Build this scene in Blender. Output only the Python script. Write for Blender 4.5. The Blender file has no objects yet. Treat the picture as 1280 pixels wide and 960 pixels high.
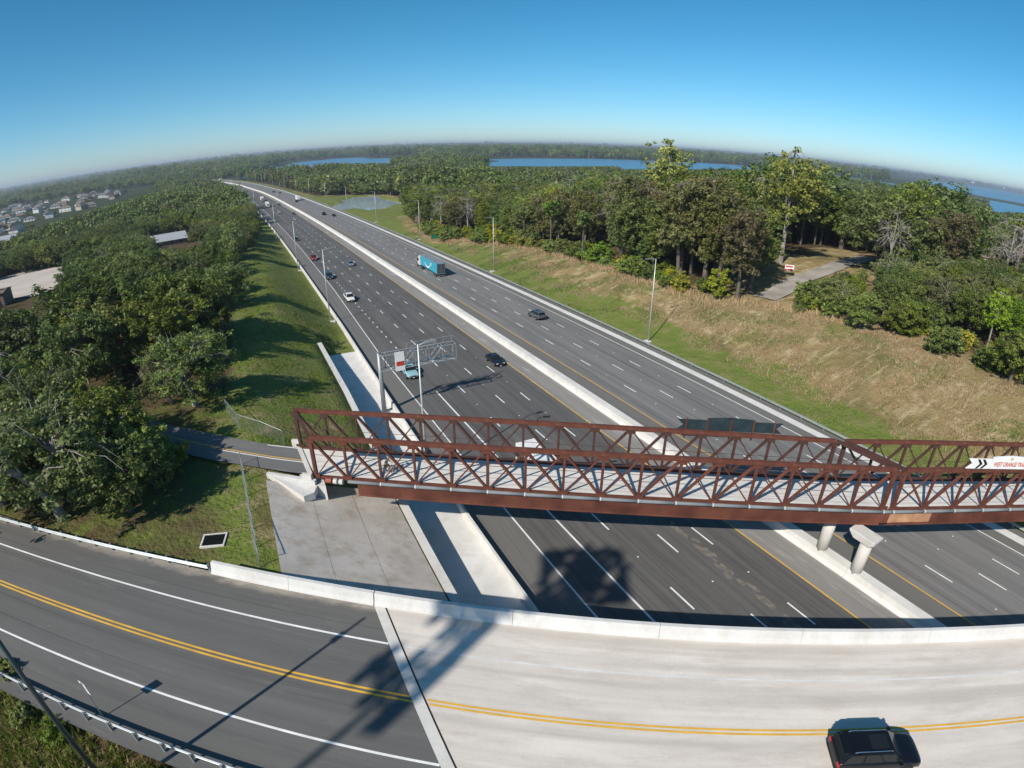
import bpy, bmesh, math, random
import numpy as np
from mathutils import Vector, Matrix

# ------------------------------------------------------------------ camera, sky, sun, exposure
SC = bpy.context.scene
CAM_H = 33.56
PITCH, ROLL = 0.42818, 0.00283          # radians below the horizon, roll
LENS_F, LENS_K = 688.17, 0.10971        # barrel lens: r = f (t + k t^3), in photo pixels (1280 wide)
SUN_AZ, SUN_EL = math.radians(37.5), math.radians(39.5)   # shadows fall towards this azimuth (from +Y to +X)

cam_d = bpy.data.cameras.new('camera')
cam = bpy.data.objects.new('camera', cam_d)
SC.collection.objects.link(cam)
SC.camera = cam
cam.location = (0, 0, CAM_H)
cam.rotation_euler = (math.pi / 2 - PITCH, 0, 0)
cam.rotation_euler = (Matrix.Rotation(math.pi / 2 - PITCH, 3, 'X') @ Matrix.Rotation(ROLL, 3, 'Z')).to_euler()
cam_d.type = 'PANO'
cam_d.panorama_type = 'FISHEYE_LENS_POLYNOMIAL'
cam_d.sensor_width = 36.0
cam_d.sensor_height = 27.0
cam_d.fisheye_fov = math.radians(170)
_t = np.linspace(0.0, 1.15, 200)
_r = LENS_F * (_t + LENS_K * _t ** 3) * 36.0 / 1280.0
_A = np.stack([_r, _r ** 2, _r ** 3, _r ** 4], 1)
_c = np.linalg.lstsq(_A, _t, rcond=None)[0]
cam_d.fisheye_polynomial_k0 = 0.0
cam_d.fisheye_polynomial_k1 = -_c[0]
cam_d.fisheye_polynomial_k2 = -_c[1]
cam_d.fisheye_polynomial_k3 = -_c[2]
cam_d.fisheye_polynomial_k4 = -_c[3]
cam_d.clip_start = 0.1
cam_d.clip_end = 60000

W = bpy.data.worlds.new('World')
SC.world = W
W.use_nodes = True
_nt = W.node_tree
for n in list(_nt.nodes):
    _nt.nodes.remove(n)
_sky = _nt.nodes.new('ShaderNodeTexSky')
_sky.sky_type = 'NISHITA'
_sky.sun_disc = False
_sky.sun_elevation = SUN_EL
_sky.sun_rotation = math.pi + SUN_AZ
_sky.altitude = 30
_sky.air_density = 0.7
_sky.dust_density = 0.4
_sky.ozone_density = 5.0
_bg = _nt.nodes.new('ShaderNodeBackground')
_bg.inputs['Strength'].default_value = 0.085
_out = _nt.nodes.new('ShaderNodeOutputWorld')
_hs = _nt.nodes.new('ShaderNodeHueSaturation')          # the camera's vivid rendering of blue, over the whole sky alike
_hs.inputs['Saturation'].default_value = 1.24; _hs.inputs['Hue'].default_value = .480; _hs.inputs['Value'].default_value = 1.4
_nt.links.new(_sky.outputs[0], _hs.inputs['Color'])
_nt.links.new(_hs.outputs[0], _bg.inputs[0])
_nt.links.new(_bg.outputs[0], _out.inputs[0])

sun_d = bpy.data.lights.new('sun', 'SUN')
sun_d.energy = 5.0
sun_d.angle = math.radians(0.53)
sun_d.color = (1.0, 0.93, 0.83)
sun = bpy.data.objects.new('sun', sun_d)
SC.collection.objects.link(sun)
_sd = Vector((math.sin(SUN_AZ) * math.cos(SUN_EL), math.cos(SUN_AZ) * math.cos(SUN_EL), -math.sin(SUN_EL)))
sun.rotation_euler = _sd.to_track_quat('-Z', 'Y').to_euler()
sun.location = (-60, -80, 90)

SC.view_settings.view_transform = 'Standard'
SC.view_settings.look = 'None'
SC.view_settings.exposure = 0.05
SC.view_settings.gamma = 1.0
SC.view_settings.use_curve_mapping = False
SC.cycles.use_denoising = True
SC.cycles.max_bounces = 6
SC.cycles.diffuse_bounces = 2
SC.cycles.glossy_bounces = 3
SC.cycles.transmission_bounces = 4
SC.cycles.transparent_max_bounces = 8
SC.cycles.volume_bounces = 0
SC.cycles.sample_clamp_indirect = 4.0

# ------------------------------------------------------------------ helpers
COL = SC.collection
rng = np.random.default_rng(11)
random.seed(5)

def ray(px, py):
    x, y = px - 640.0, -(py - 480.0)
    c, s = math.cos(ROLL), math.sin(ROLL)
    x, y = c * x - s * y, s * x + c * y
    r = math.hypot(x, y) + 1e-9
    t = r / LENS_F
    for _ in range(6):
        t -= (LENS_F * (t + LENS_K * t ** 3) - r) / (LENS_F * (1 + 3 * LENS_K * t * t))
    d = (math.sin(t) * x / r, math.cos(t), math.sin(t) * y / r)
    cp, sp = math.cos(PITCH), math.sin(PITCH)
    return np.array([d[0], d[1] * cp + d[2] * sp, -d[1] * sp + d[2] * cp])

def atz(px, py, z):
    d = ray(px, py)
    t = (z - CAM_H) / d[2]
    return np.array([d[0] * t, d[1] * t, z])

PSI = -0.46601
ES = np.array([math.sin(PSI), math.cos(PSI)])
EU = np.array([math.cos(PSI), -math.sin(PSI)])
_cs = np.array([-4000, -200, 90, 150, 220, 300, 369, 460, 545, 640, 850, 1000, 1150, 1340, 1700, 3000.])
_cu = np.array([0, 0, 0, -.35, -1.1, -2.8, -5.0, -9.0, -13.2, -19.5, -41.5, -64., -98., -150., -270., -800.])
_ss = np.arange(-300, 3000, 5.0)
_su = np.interp(_ss, _cs, _cu)
_ker = np.hanning(21); _ker /= _ker.sum()
_su = np.convolve(np.pad(_su, 10, mode='edge'), _ker, 'valid')

def cshift(s): return np.interp(s, _ss, _su)
def zroad(s):
    s = np.asarray(s, float)
    return np.where(s < 0, -.0283 * np.clip(s, -200, 0) * 0.6, -8.5 * (1 - np.exp(-np.maximum(s, 0) / 300.)))
def hw(s, u, dz=0.0):
    """road frame (s along, u across) -> world"""
    uu = u + float(cshift(s))
    p = s * ES + uu * EU
    return (p[0], p[1], float(zroad(s)) + dz)
def to_su(x, y):
    s = x * ES[0] + y * ES[1]
    u = x * EU[0] + y * EU[1]
    return s, u - cshift(s)

def smooth(t):
    t = np.clip(t, 0, 1)
    return t * t * (3 - 2 * t)

def vnoise(x, y, sc, seed=0):
    """cheap smooth value noise"""
    x = np.asarray(x, float) / sc + seed * 17.31
    y = np.asarray(y, float) / sc + seed * 9.77
    xi, yi = np.floor(x), np.floor(y)
    fx, fy = x - xi, y - yi
    def h(a, b):
        v = np.sin(a * 127.1 + b * 311.7 + seed * 74.7) * 43758.5453
        return v - np.floor(v)
    fx, fy = fx * fx * (3 - 2 * fx), fy * fy * (3 - 2 * fy)
    return (h(xi, yi) * (1 - fx) + h(xi + 1, yi) * fx) * (1 - fy) + (h(xi, yi + 1) * (1 - fx) + h(xi + 1, yi + 1) * fx) * fy

LAKES = [  # centre x, y, semi a, semi b, rotation, level
    (700., 1330., 720., 500., math.radians(-8), -8.2),
    (-520., 1650., 660., 190., math.radians(106), -8.2),
    (6100., 4900., 4900., 1250., math.radians(38), -8.4),
    (-108., 408., 52., 21., math.radians(108), -7.1),
]
def lake_d(x, y, L):
    cx, cy, a, b, r, z = L
    dx, dy = x - cx, y - cy
    p = (dx * math.cos(r) + dy * math.sin(r)) / a
    q = (-dx * math.sin(r) + dy * math.cos(r)) / b
    ang = np.arctan2(q, p)
    wk = .35 if a > 3000 else 1.
    wob = 1 + wk * (.12 * np.sin(3 * ang + a) + .08 * np.sin(5 * ang + 2 * b) + .05 * np.sin(9 * ang))
    return np.hypot(p, q) / wob

def wall_top(s): return np.interp(s, [-120, 10, 35, 50, 70, 97, 101], [1.3, 1.2, 1.3, 1.5, 1.75, .2, -.5])
def edge_shift(s): return np.interp(s, [-60, 35, 66, 110], [-1.25, -1.05, -.65, 0.])
def left_plateau(s): return np.interp(s, [-400, -60, 62, 100, 150, 220, 300, 400, 600], [5., 6.05, 5.75, 4.6, 2.4, 0., -3., -5.5, -7.2])
def crest_h(s): return np.interp(s, [-300, 60, 100, 150, 200, 260, 330], [6.6, 6.6, 5.6, 4.2, 2.7, 1.2, .4])
def crest_w(s): return np.interp(s, [-300, 30, 62, 90, 150, 200, 300], [29, 29, 27, 18, 19, 13, 12])
def forest_edge(s): return np.interp(s, [-100, 0, 20, 33, 45, 58, 66, 78, 100, 126, 146, 176, 202, 240, 300, 345, 460, 520], [92, 92, 95, 103, 101, 97, 94, 85, 86, 88, 88, 83, 74, 76, 88, 125, 125, 75])

def terrain(x, y):
    x = np.asarray(x, float); y = np.asarray(y, float)
    s, u = to_su(x, y)
    zr = zroad(s)
    base = -7.6 + 1.6 * (vnoise(x, y, 180., 3) - .5) + 5.0 * (vnoise(x, y, 900., 5) - .45) * smooth((np.hypot(x, y) - 500) / 800)
    far = np.hypot(x, y)
    base = base + smooth((far - 3500) / 6000) * 26 * vnoise(x, y, 3200., 8)
    # right bank
    toe = 65.6
    w = crest_w(s)
    zc = zr + crest_h(s)
    t = (u - toe) / w
    bank = np.where(t < 1, zr + (zc - zr) * (0.35 * np.clip(t, 0, 1) + .65 * smooth(t)), zc)
    bank = bank + np.clip(t, 0, 1) * .5 * (vnoise(x, y, 7., 1) - .5)
    bank = bank + np.where(t > 1, 4.5 * smooth((u - toe - w) / 45) * (1 - smooth((s - 150) / 110)), 0)
    fade_s = smooth((s - 420) / 300)
    zR = bank + (base - bank) * np.maximum(smooth((u - toe - w - 60) / 260), fade_s)
    # left side
    pl = left_plateau(s)
    k = smooth((s - 97) / 14)
    toeL = 9.7 + (15.6 - 9.7) * k
    ztoe = wall_top(np.minimum(s, 97)) * (1 - k) + zr * k
    tl = (toeL - u) / 12.5
    lb = np.where(tl < 1, ztoe + (pl - ztoe) * (0.5 * np.clip(tl, 0, 1) + .5 * smooth(tl)), pl)
    lb = lb + np.clip(tl, 0, 1) * .35 * (vnoise(x, y, 9., 2) - .5)
    zL = lb + (base - lb) * np.maximum(smooth((-u - 75) / 230), fade_s)
    z = np.where(u > toe, zR, np.where(u < toeL, zL, zr - .35))
    # south bank below the approach road
    so = (y + .1487 * x) - 23.4
    z = z - np.where((so < -13.2) & (u < 0), 2.6 * smooth((-13.2 - so) / 9), 0)
    for L in LAKES:
        d = lake_d(x, y, L)
        inn = smooth((1.12 - d) / .14)
        z = z + (np.minimum(z, L[5] - 1.2) - z) * np.where(u > 66, inn, np.where(u < 10, inn, 0))
    return z

def tz(x, y): return float(terrain(x, y))

def hit(px, py, tmax=6000):
    """where the ray through a photo pixel meets the ground"""
    d = ray(px, py)
    t = np.concatenate([np.arange(15, 400, .5), np.arange(400, tmax, 4.)])
    X, Y, Z = d[0] * t, d[1] * t, CAM_H + d[2] * t
    below = np.nonzero(Z <= terrain(X, Y))[0]
    i = below[0] if len(below) else len(t) - 1
    return np.array([X[i], Y[i], tz(X[i], Y[i])])

# ---- materials
MATS = {}
def new_mat(name):
    m = bpy.data.materials.new(name)
    m.use_nodes = True
    nt = m.node_tree
    for n in list(nt.nodes):
        nt.nodes.remove(n)
    o = nt.nodes.new('ShaderNodeOutputMaterial')
    b = nt.nodes.new('ShaderNodeBsdfPrincipled')
    nt.links.new(b.outputs[0], o.inputs[0])
    MATS[name] = m
    return m, nt, b, o
def nd(nt, typ, **kw):
    n = nt.nodes.new('ShaderNode' + typ)
    for k, v in kw.items():
        if k in n.inputs.keys() if hasattr(n.inputs, 'keys') else False:
            n.inputs[k].default_value = v
        else:
            setattr(n, k, v)
    return n
def noise(nt, vec, scale, detail=4, rough=.55):
    n = nd(nt, 'TexNoise'); n.inputs['Scale'].default_value = scale
    n.inputs['Detail'].default_value = detail; n.inputs['Roughness'].default_value = rough
    if vec is not None: nt.links.new(vec, n.inputs['Vector'])
    return n.outputs['Fac']
def mapping(nt, vec, scale):
    m = nd(nt, 'Mapping'); m.inputs['Scale'].default_value = scale
    nt.links.new(vec, m.inputs['Vector']); return m.outputs[0]
def ramp(nt, fac, stops):
    r = nd(nt, 'ValToRGB'); e = r.color_ramp.elements
    while len(e) < len(stops): e.new(0.5)
    for i, (p, c) in enumerate(stops):
        e[i].position = p
        e[i].color = (c, c, c, 1) if not isinstance(c, (tuple, list)) else (*c[:3], 1)
    nt.links.new(fac, r.inputs[0]); return r.outputs[0]
def mix(nt, fac, a, b, typ='MIX'):
    m = nd(nt, 'Mix'); m.data_type = 'RGBA'; m.blend_type = typ
    for sock, v in ((m.inputs[0], fac), (m.inputs[6], a), (m.inputs[7], b)):
        if isinstance(v, (int, float)): sock.default_value = v
        elif isinstance(v, (tuple, list)): sock.default_value = (*v[:3], 1)
        else: nt.links.new(v, sock)
    return m.outputs[2]
def math_n(nt, op, a, b=0.0):
    m = nd(nt, 'Math'); m.operation = op
    for sock, v in ((m.inputs[0], a), (m.inputs[1], b)):
        if isinstance(v, (int, float)): sock.default_value = v
        else: nt.links.new(v, sock)
    return m.outputs[0]
def bump(nt, b, h, strength, dist=.05):
    n = nd(nt, 'Bump'); n.inputs['Strength'].default_value = strength; n.inputs['Distance'].default_value = dist
    nt.links.new(h, n.inputs['Height']); nt.links.new(n.outputs[0], b.inputs['Normal'])

def M(name, col, rough=.75, metal=0., var=.18, scale=1.2, fine=14., bmp=0., spec=.3, coat=0., col2=None):
    """plain procedural material: base colour broken up by two noises"""
    if name in MATS: return MATS[name]
    m, nt, b, o = new_mat(name)
    tc = nd(nt, 'TexCoord')
    v = tc.outputs['Object']
    f = noise(nt, v, scale, 5)
    g = noise(nt, v, fine, 3)
    dark = tuple(c * (1 - var) for c in col)
    light = tuple(min(1, c * (1 + var)) for c in col) if col2 is None else col2
    c1 = mix(nt, ramp(nt, f, [(.3, 0.), (.7, 1.)]), dark, light)
    c2 = mix(nt, ramp(nt, g, [(.25, .0), (.75, 1.)]), tuple(1 - var * .6 for _ in range(3)), (1, 1, 1))
    nt.links.new(mix(nt, 1.0, c1, c2, 'MULTIPLY'), b.inputs['Base Color'])
    b.inputs['Roughness'].default_value = rough
    b.inputs['Metallic'].default_value = metal
    b.inputs['Specular IOR Level'].default_value = spec
    b.inputs['Coat Weight'].default_value = coat
    if bmp: bump(nt, b, g, bmp, .03)
    return m

# ---- mesh builder
class MB:
    def __init__(s): s.v = []; s.f = []; s.uv = None
    def add(s, vs, fs):
        o = len(s.v); s.v += [tuple(map(float, p)) for p in vs]; s.f += [tuple(i + o for i in f) for f in fs]; return s
    def box(s, x0, x1, y0, y1, z0, z1):
        return s.add([(x0, y0, z0), (x1, y0, z0), (x1, y1, z0), (x0, y1, z0), (x0, y0, z1), (x1, y0, z1), (x1, y1, z1), (x0, y1, z1)],
                     [(0, 3, 2, 1), (4, 5, 6, 7), (0, 1, 5, 4), (1, 2, 6, 5), (2, 3, 7, 6), (3, 0, 4, 7)])
    def hexa(s, p):  # 8 points: bottom ring then top ring
        return s.add(p, [(0, 3, 2, 1), (4, 5, 6, 7), (0, 1, 5, 4), (1, 2, 6, 5), (2, 3, 7, 6), (3, 0, 4, 7)])
    def tube(s, a, b, r0, r1=None, n=8, cap=True):
        a, b = Vector(a), Vector(b); r1 = r0 if r1 is None else r1
        d = (b - a).normalized(); q = d.orthogonal().normalized(); w = d.cross(q)
        vs = []
        for c, r in ((a, r0), (b, r1)):
            for i in range(n):
                t = 2 * math.pi * i / n
                vs.append(c + (q * math.cos(t) + w * math.sin(t)) * r)
        fs = [(i, (i + 1) % n, n + (i + 1) % n, n + i) for i in range(n)]
        if cap: fs += [tuple(range(n - 1, -1, -1)), tuple(range(n, 2 * n))]
        return s.add(vs, fs)
    def path(s, pts, radii, n=7):
        for i in range(len(pts) - 1): s.tube(pts[i], pts[i + 1], radii[i], radii[i + 1], n, True)
        return s
    def bar(s, a, b, w, h):
        a, b = Vector(a), Vector(b); d = (b - a).normalized()
        up = Vector((0, 0, 1)) if abs(d.z) < .95 else Vector((0, 1, 0))
        sx = d.cross(up).normalized() * w / 2; sy = sx.cross(d).normalized() * h / 2
        return s.hexa([a - sx - sy, a + sx - sy, b + sx - sy, b - sx - sy, a - sx + sy, a + sx + sy, b + sx + sy, b - sx + sy])
    def prism(s, poly, z0, z1):
        n = len(poly)
        vs = [(p[0], p[1], z0) for p in poly] + [(p[0], p[1], z1) for p in poly]
        return s.add(vs, [tuple(range(n - 1, -1, -1)), tuple(range(n, 2 * n))] + [(i, (i + 1) % n, n + (i + 1) % n, n + i) for i in range(n)])
    def loft(s, rings, close=True, cap=True):
        n = len(rings[0]); o = []
        vs = [p for r in rings for p in r]; fs = []
        for k in range(len(rings) - 1):
            for i in range(n if close else n - 1):
                j = (i + 1) % n
                fs.append((k * n + i, k * n + j, (k + 1) * n + j, (k + 1) * n + i))
        if cap and close:
            fs.append(tuple(range(n - 1, -1, -1))); fs.append(tuple(range((len(rings) - 1) * n, len(rings) * n)))
        return s.add(vs, fs)
    def mesh(s, name, fix=True):
        me = bpy.data.meshes.new(name); me.from_pydata(s.v, [], s.f); me.update()
        if fix:
            bm = bmesh.new(); bm.from_mesh(me); bmesh.ops.recalc_face_normals(bm, faces=bm.faces); bm.to_mesh(me); bm.free()
        return me
    def build(s, name, mat, parent=None, smooth_=False, fix=True, bevel=0., sub=0):
        return link(name, s.mesh(name, fix), mat, parent, smooth_, bevel, sub)

def link(name, me, mat, parent=None, smooth_=False, bevel=0., sub=0):
    o = bpy.data.objects.new(name, me)
    if mat is not None and not me.materials: me.materials.append(mat)
    if smooth_: me.polygons.foreach_set('use_smooth', [True] * len(me.polygons))
    COL.objects.link(o)
    if parent is not None: o.parent = parent
    if bevel:
        b = o.modifiers.new('bevel', 'BEVEL'); b.width = bevel; b.segments = 2; b.limit_method = 'ANGLE'
    if sub:
        b = o.modifiers.new('sub', 'SUBSURF'); b.levels = sub; b.render_levels = sub
    return o
def tag(o, label, cat, group=None):
    o['label'] = label; o['category'] = cat
    if group: o['group'] = group
    return o
def struct(o): o['kind'] = 'structure'; return o
def stuff(o): o['kind'] = 'stuff'; return o
def empty(name, loc=(0, 0, 0), rz=0., rx=0., ry=0.):
    e = bpy.data.objects.new(name, None); e.location = loc; e.rotation_euler = (rx, ry, rz); e.empty_display_size = .3
    COL.objects.link(e); return e
_barcache = {}
def bar_obj(name, a, b, w, h, mat, parent):
    """a straight member as an object of its own; equal members share one mesh"""
    a, b = Vector(a), Vector(b); L = (b - a).length; key = (round(L, 2), w, h, mat.name)
    if key not in _barcache:
        _barcache[key] = MB().box(0, L, -w / 2, w / 2, -h / 2, h / 2).mesh(name)
        _barcache[key].materials.append(mat)
    o = bpy.data.objects.new(name, _barcache[key]); COL.objects.link(o); o.parent = parent
    d = (b - a).normalized()
    up = Vector((0, 0, 1)) if abs(d.z) < .98 else Vector((0, 1, 0))
    y = up.cross(d).normalized(); z = d.cross(y)
    m = Matrix((d, y, z)).transposed().to_4x4(); m.translation = a
    o.matrix_local = m
    return o
def copy_tree(o, parent=None):
    c = o.copy(); COL.objects.link(c); c.parent = parent
    for ch in o.children: copy_tree(ch, c)
    return c

# ------------------------------------------------------------------ materials of the setting
def ground_material():
    m, nt, b, o = new_mat('ground')
    g = nd(nt, 'NewGeometry'); pos = g.outputs['Position']
    za = nd(nt, 'Attribute'); za.attribute_name = 'zone'
    sep = nd(nt, 'SeparateColor'); nt.links.new(za.outputs['Color'], sep.inputs[0])
    wood, dry, farw = sep.outputs[0], sep.outputs[1], sep.outputs[2]
    n1 = noise(nt, pos, .35, 6, .6); n2 = noise(nt, pos, .07, 5); n3 = noise(nt, pos, 2.5, 4, .65); n4 = noise(nt, pos, .012, 6, .6)
    green = mix(nt, n3, (.08, .122, .02), (.21, .25, .06))
    green = mix(nt, ramp(nt, n1, [(.45, 0.), (.7, 1.)]), green, (.22, .20, .085))
    tan = mix(nt, n3, (.20, .145, .062), (.38, .285, .14))
    tan = mix(nt, ramp(nt, n1, [(.52, 0.), (.68, 1.)]), tan, (.46, .37, .22))
    tan = mix(nt, ramp(nt, n2, [(.52, 0.), (.66, 1.)]), tan, (.15, .135, .05))
    d2 = math_n(nt, 'ADD', dry, math_n(nt, 'MULTIPLY', math_n(nt, 'SUBTRACT', n2, .57), 1.7))
    d2 = math_n(nt, 'ADD', d2, math_n(nt, 'MULTIPLY', math_n(nt, 'SUBTRACT', n1, .5), .8))
    rot = nd(nt, 'Mapping'); rot.inputs['Rotation'].default_value = (0, 0, PSI); nt.links.new(pos, rot.inputs['Vector'])
    rill = noise(nt, mapping(nt, rot.outputs[0], (.13, .75, .3)), 1., 6, .7)          # rills washed down the slope
    tan = mix(nt, ramp(nt, rill, [(.54, 0.), (.66, .9)]), tan, (.48, .385, .235))
    tan = mix(nt, ramp(nt, rill, [(.30, .8), (.42, 0.)]), tan, (.12, .13, .04))
    col = mix(nt, ramp(nt, d2, [(.38, 0.), (.62, 1.)]), green, tan)
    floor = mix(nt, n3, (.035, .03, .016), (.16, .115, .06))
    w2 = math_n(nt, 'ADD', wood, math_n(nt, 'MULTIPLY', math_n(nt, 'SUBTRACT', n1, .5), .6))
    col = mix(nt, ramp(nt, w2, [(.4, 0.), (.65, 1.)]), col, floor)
    fcol = mix(nt, n4, (.022, .034, .016), (.07, .08, .035))
    fcol = mix(nt, ramp(nt, noise(nt, pos, .0035, 5), [(.58, 0.), (.7, 1.)]), fcol, (.17, .155, .10))
    col = mix(nt, farw, col, fcol)
    nt.links.new(col, b.inputs['Base Color'])
    b.inputs['Roughness'].default_value = .95
    b.inputs['Specular IOR Level'].default_value = .1
    bump(nt, b, math_n(nt, 'ADD', n3, math_n(nt, 'MULTIPLY', n1, 2.)), 1., .35)
    return m

def asphalt(name, c0, c1, streak=.5, patch=None, spec=.25, edge=None):
    m, nt, b, o = new_mat(name)
    uv = nd(nt, 'UVMap'); uv.uv_map = 'UVMap'
    v = uv.outputs[0]
    along = noise(nt, mapping(nt, v, (1.15, .012, 1)), 1.0, 4, .6)      # long streaks, wheel paths
    along2 = noise(nt, mapping(nt, v, (3.2, .05, 1)), 1.0, 3)
    blot = noise(nt, mapping(nt, v, (.22, .06, 1)), 1.0, 5, .6)
    grit = noise(nt, v, 9., 3, .7)
    f = math_n(nt, 'ADD', math_n(nt, 'MULTIPLY', along, streak), math_n(nt, 'MULTIPLY', along2, streak * .35))
    f = math_n(nt, 'ADD', f, math_n(nt, 'MULTIPLY', blot, .55 - streak * .2))
    col = mix(nt, ramp(nt, f, [(.35, 0.), (.85, 1.)]), c0, c1)
    seam = noise(nt, mapping(nt, v, (5.5, .010, 1)), 1., 2, .5)
    col = mix(nt, math_n(nt, 'MULTIPLY', ramp(nt, seam, [(.60, 0.), (.66, 1.)]), .35), col, tuple(c * .55 for c in c0))
    wear = noise(nt, mapping(nt, v, (1.6, .22, 1)), 1., 8, .75)
    col = mix(nt, math_n(nt, 'MULTIPLY', ramp(nt, wear, [(.55, 0.), (.72, 1.)]), .4), col, tuple(min(1, c * 1.35) for c in c1))
    if patch:
        col = mix(nt, ramp(nt, noise(nt, mapping(nt, v, (.5, .09, 1)), 1., 6, .7), [(.56, 0.), (.72, .8)]), col, patch)
    if edge:   # sand and grit washed against the edge of the road
        sx = nd(nt, 'SeparateXYZ'); nt.links.new(v, sx.inputs[0])
        mr = nd(nt, 'MapRange'); mr.inputs['From Min'].default_value = edge[0]; mr.inputs['From Max'].default_value = edge[1]; nt.links.new(sx.outputs[0], mr.inputs['Value'])
        e2 = math_n(nt, 'MULTIPLY', mr.outputs[0], math_n(nt, 'MULTIPLY', noise(nt, mapping(nt, v, (.9, .35, 1)), 1., 6, .7), 1.7))
        col = mix(nt, ramp(nt, e2, [(.42, 0.), (.75, .85)]), col, edge[2])
    col = mix(nt, 1.0, col, mix(nt, grit, (.82, .82, .82), (1.1, 1.1, 1.1)), 'MULTIPLY')
    nt.links.new(col, b.inputs['Base Color'])
    b.inputs['Roughness'].default_value = .85
    b.inputs['Specular IOR Level'].default_value = spec
    bump(nt, b, grit, .25, .01)
    return m

def concrete(name, c0, c1, stain=(.30, .25, .19), stain_amt=.5, uv=False, su=.35, sv=.35, streak=None):
    m, nt, b, o = new_mat(name)
    if uv:
        n = nd(nt, 'UVMap'); n.uv_map = 'UVMap'; v = n.outputs[0]
    else:
        v = nd(nt, 'NewGeometry').outputs['Position']
    big = noise(nt, mapping(nt, v, (su, sv, su)), 1., 6, .6)
    fine = noise(nt, v, 6., 4, .7)
    st = noise(nt, mapping(nt, v, (su * 1.7, sv * 1.7, su * .6)), 1., 8, .72)
    col = mix(nt, ramp(nt, big, [(.3, 0.), (.7, 1.)]), c0, c1)
    col = mix(nt, math_n(nt, 'MULTIPLY', ramp(nt, st, [(.48, 0.), (.66, 1.)]), stain_amt), col, stain)
    if streak:
        w = noise(nt, mapping(nt, v, (streak[0], streak[1], 1)), 1., 4, .5)
        col = mix(nt, math_n(nt, 'MULTIPLY', ramp(nt, w, [(.44, 0.), (.64, 1.)]), streak[2]), col, streak[3])
    col = mix(nt, 1., col, mix(nt, fine, (.86, .86, .86), (1.06, 1.06, 1.06)), 'MULTIPLY')
    nt.links.new(col, b.inputs['Base Color'])
    b.inputs['Roughness'].default_value = .88
    b.inputs['Specular IOR Level'].default_value = .2
    bump(nt, b, fine, .2, .02)
    return m

M_GROUND = ground_material()
M_ASPH_L = asphalt('asphalt_southbound', (.054, .053, .052), (.155, .149, .143), .65)
M_ASPH_R = asphalt('asphalt_northbound', (.070, .070, .071), (.215, .210, .203), .85)
M_ASPH_SH = asphalt('asphalt_shoulder', (.155, .148, .138), (.20, .192, .18), .3)
M_ASPH_MED = asphalt('asphalt_median_shoulder', (.19, .182, .17), (.33, .315, .295), .5, (.46, .445, .42))
M_ASPH_TOP = asphalt('asphalt_approach_road', (.092, .090, .086), (.165, .159, .15), .6, edge=(-1.5, .3, (.36, .32, .26)))
M_ASPH_TRAIL = asphalt('asphalt_trail', (.145, .143, .14), (.20, .197, .19), .3)
M_DECK = concrete('deck_concrete', (.60, .54, .475), (.74, .68, .61), (.46, .40, .335), .5, True, .12, .5, (.014, .95, .65, (.46, .42, .375)))
M_PARA = concrete('parapet_concrete', (.57, .56, .535), (.66, .65, .625), (.43, .385, .33), .35)
M_BARR = concrete('barrier_concrete', (.60, .59, .56), (.74, .725, .69), (.46, .43, .38), .35)
M_PAVE = concrete('slope_paving_concrete', (.54, .485, .425), (.72, .66, .59), (.37, .29, .19), .65, False, .3, .3)
M_CONC = concrete('structural_concrete', (.55, .53, .49), (.70, .68, .63), (.38, .33, .27), .4)
M_STRIP = concrete('apron_concrete', (.62, .61, .58), (.74, .73, .70), (.45, .42, .37), .35)
M_WHITE = M('road_paint_white', (.78, .78, .76), .7, var=.14, scale=.9, fine=7.)
M_YELLOW = M('road_paint_yellow', (.70, .40, .055), .7, var=.16, scale=.7, fine=7.)
M_WORN = M('worn_white_paint', (.66, .645, .61), .8, var=.12, scale=.5, fine=5., col2=(.74, .73, .70))
M_STEEL = M('galvanised_steel', (.36, .385, .395), .5, .45, .14, 1.5, 20)
M_STEELD = M('weathered_galvanised_steel', (.30, .32, .33), .5, .4, .2, 1.5, 20)
M_POLE = M('aluminium_pole', (.60, .61, .60), .42, .35, .08, .8, 9)
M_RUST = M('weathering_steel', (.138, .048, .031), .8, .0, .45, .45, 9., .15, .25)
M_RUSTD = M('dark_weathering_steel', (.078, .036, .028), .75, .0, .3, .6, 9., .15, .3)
M_BLACK = M('black_rubber', (.02, .02, .021), .8, var=.2)
M_DARK = M('dark_grating', (.028, .028, .028), .6, .2)
M_SIGNBACK = M('sign_back_dark', (.03, .052, .06), .55, .2, .3, 1.1, 8)

def water_material():
    m, nt, b, o = new_mat('lake_water')
    pos = nd(nt, 'NewGeometry').outputs['Position']
    b.inputs['Base Color'].default_value = (.06, .19, .32, 1)
    b.inputs['Roughness'].default_value = .3
    b.inputs['IOR'].default_value = 1.2
    n = noise(nt, mapping(nt, pos, (.25, .25, 1)), 1., 5, .6)
    bump(nt, b, n, .35, .4)
    return m
M_WATER = water_material()
M_POND = M('pond_water', (.42, .52, .58), .06, 0., .1, .05, .4, 0., .9)

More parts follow.
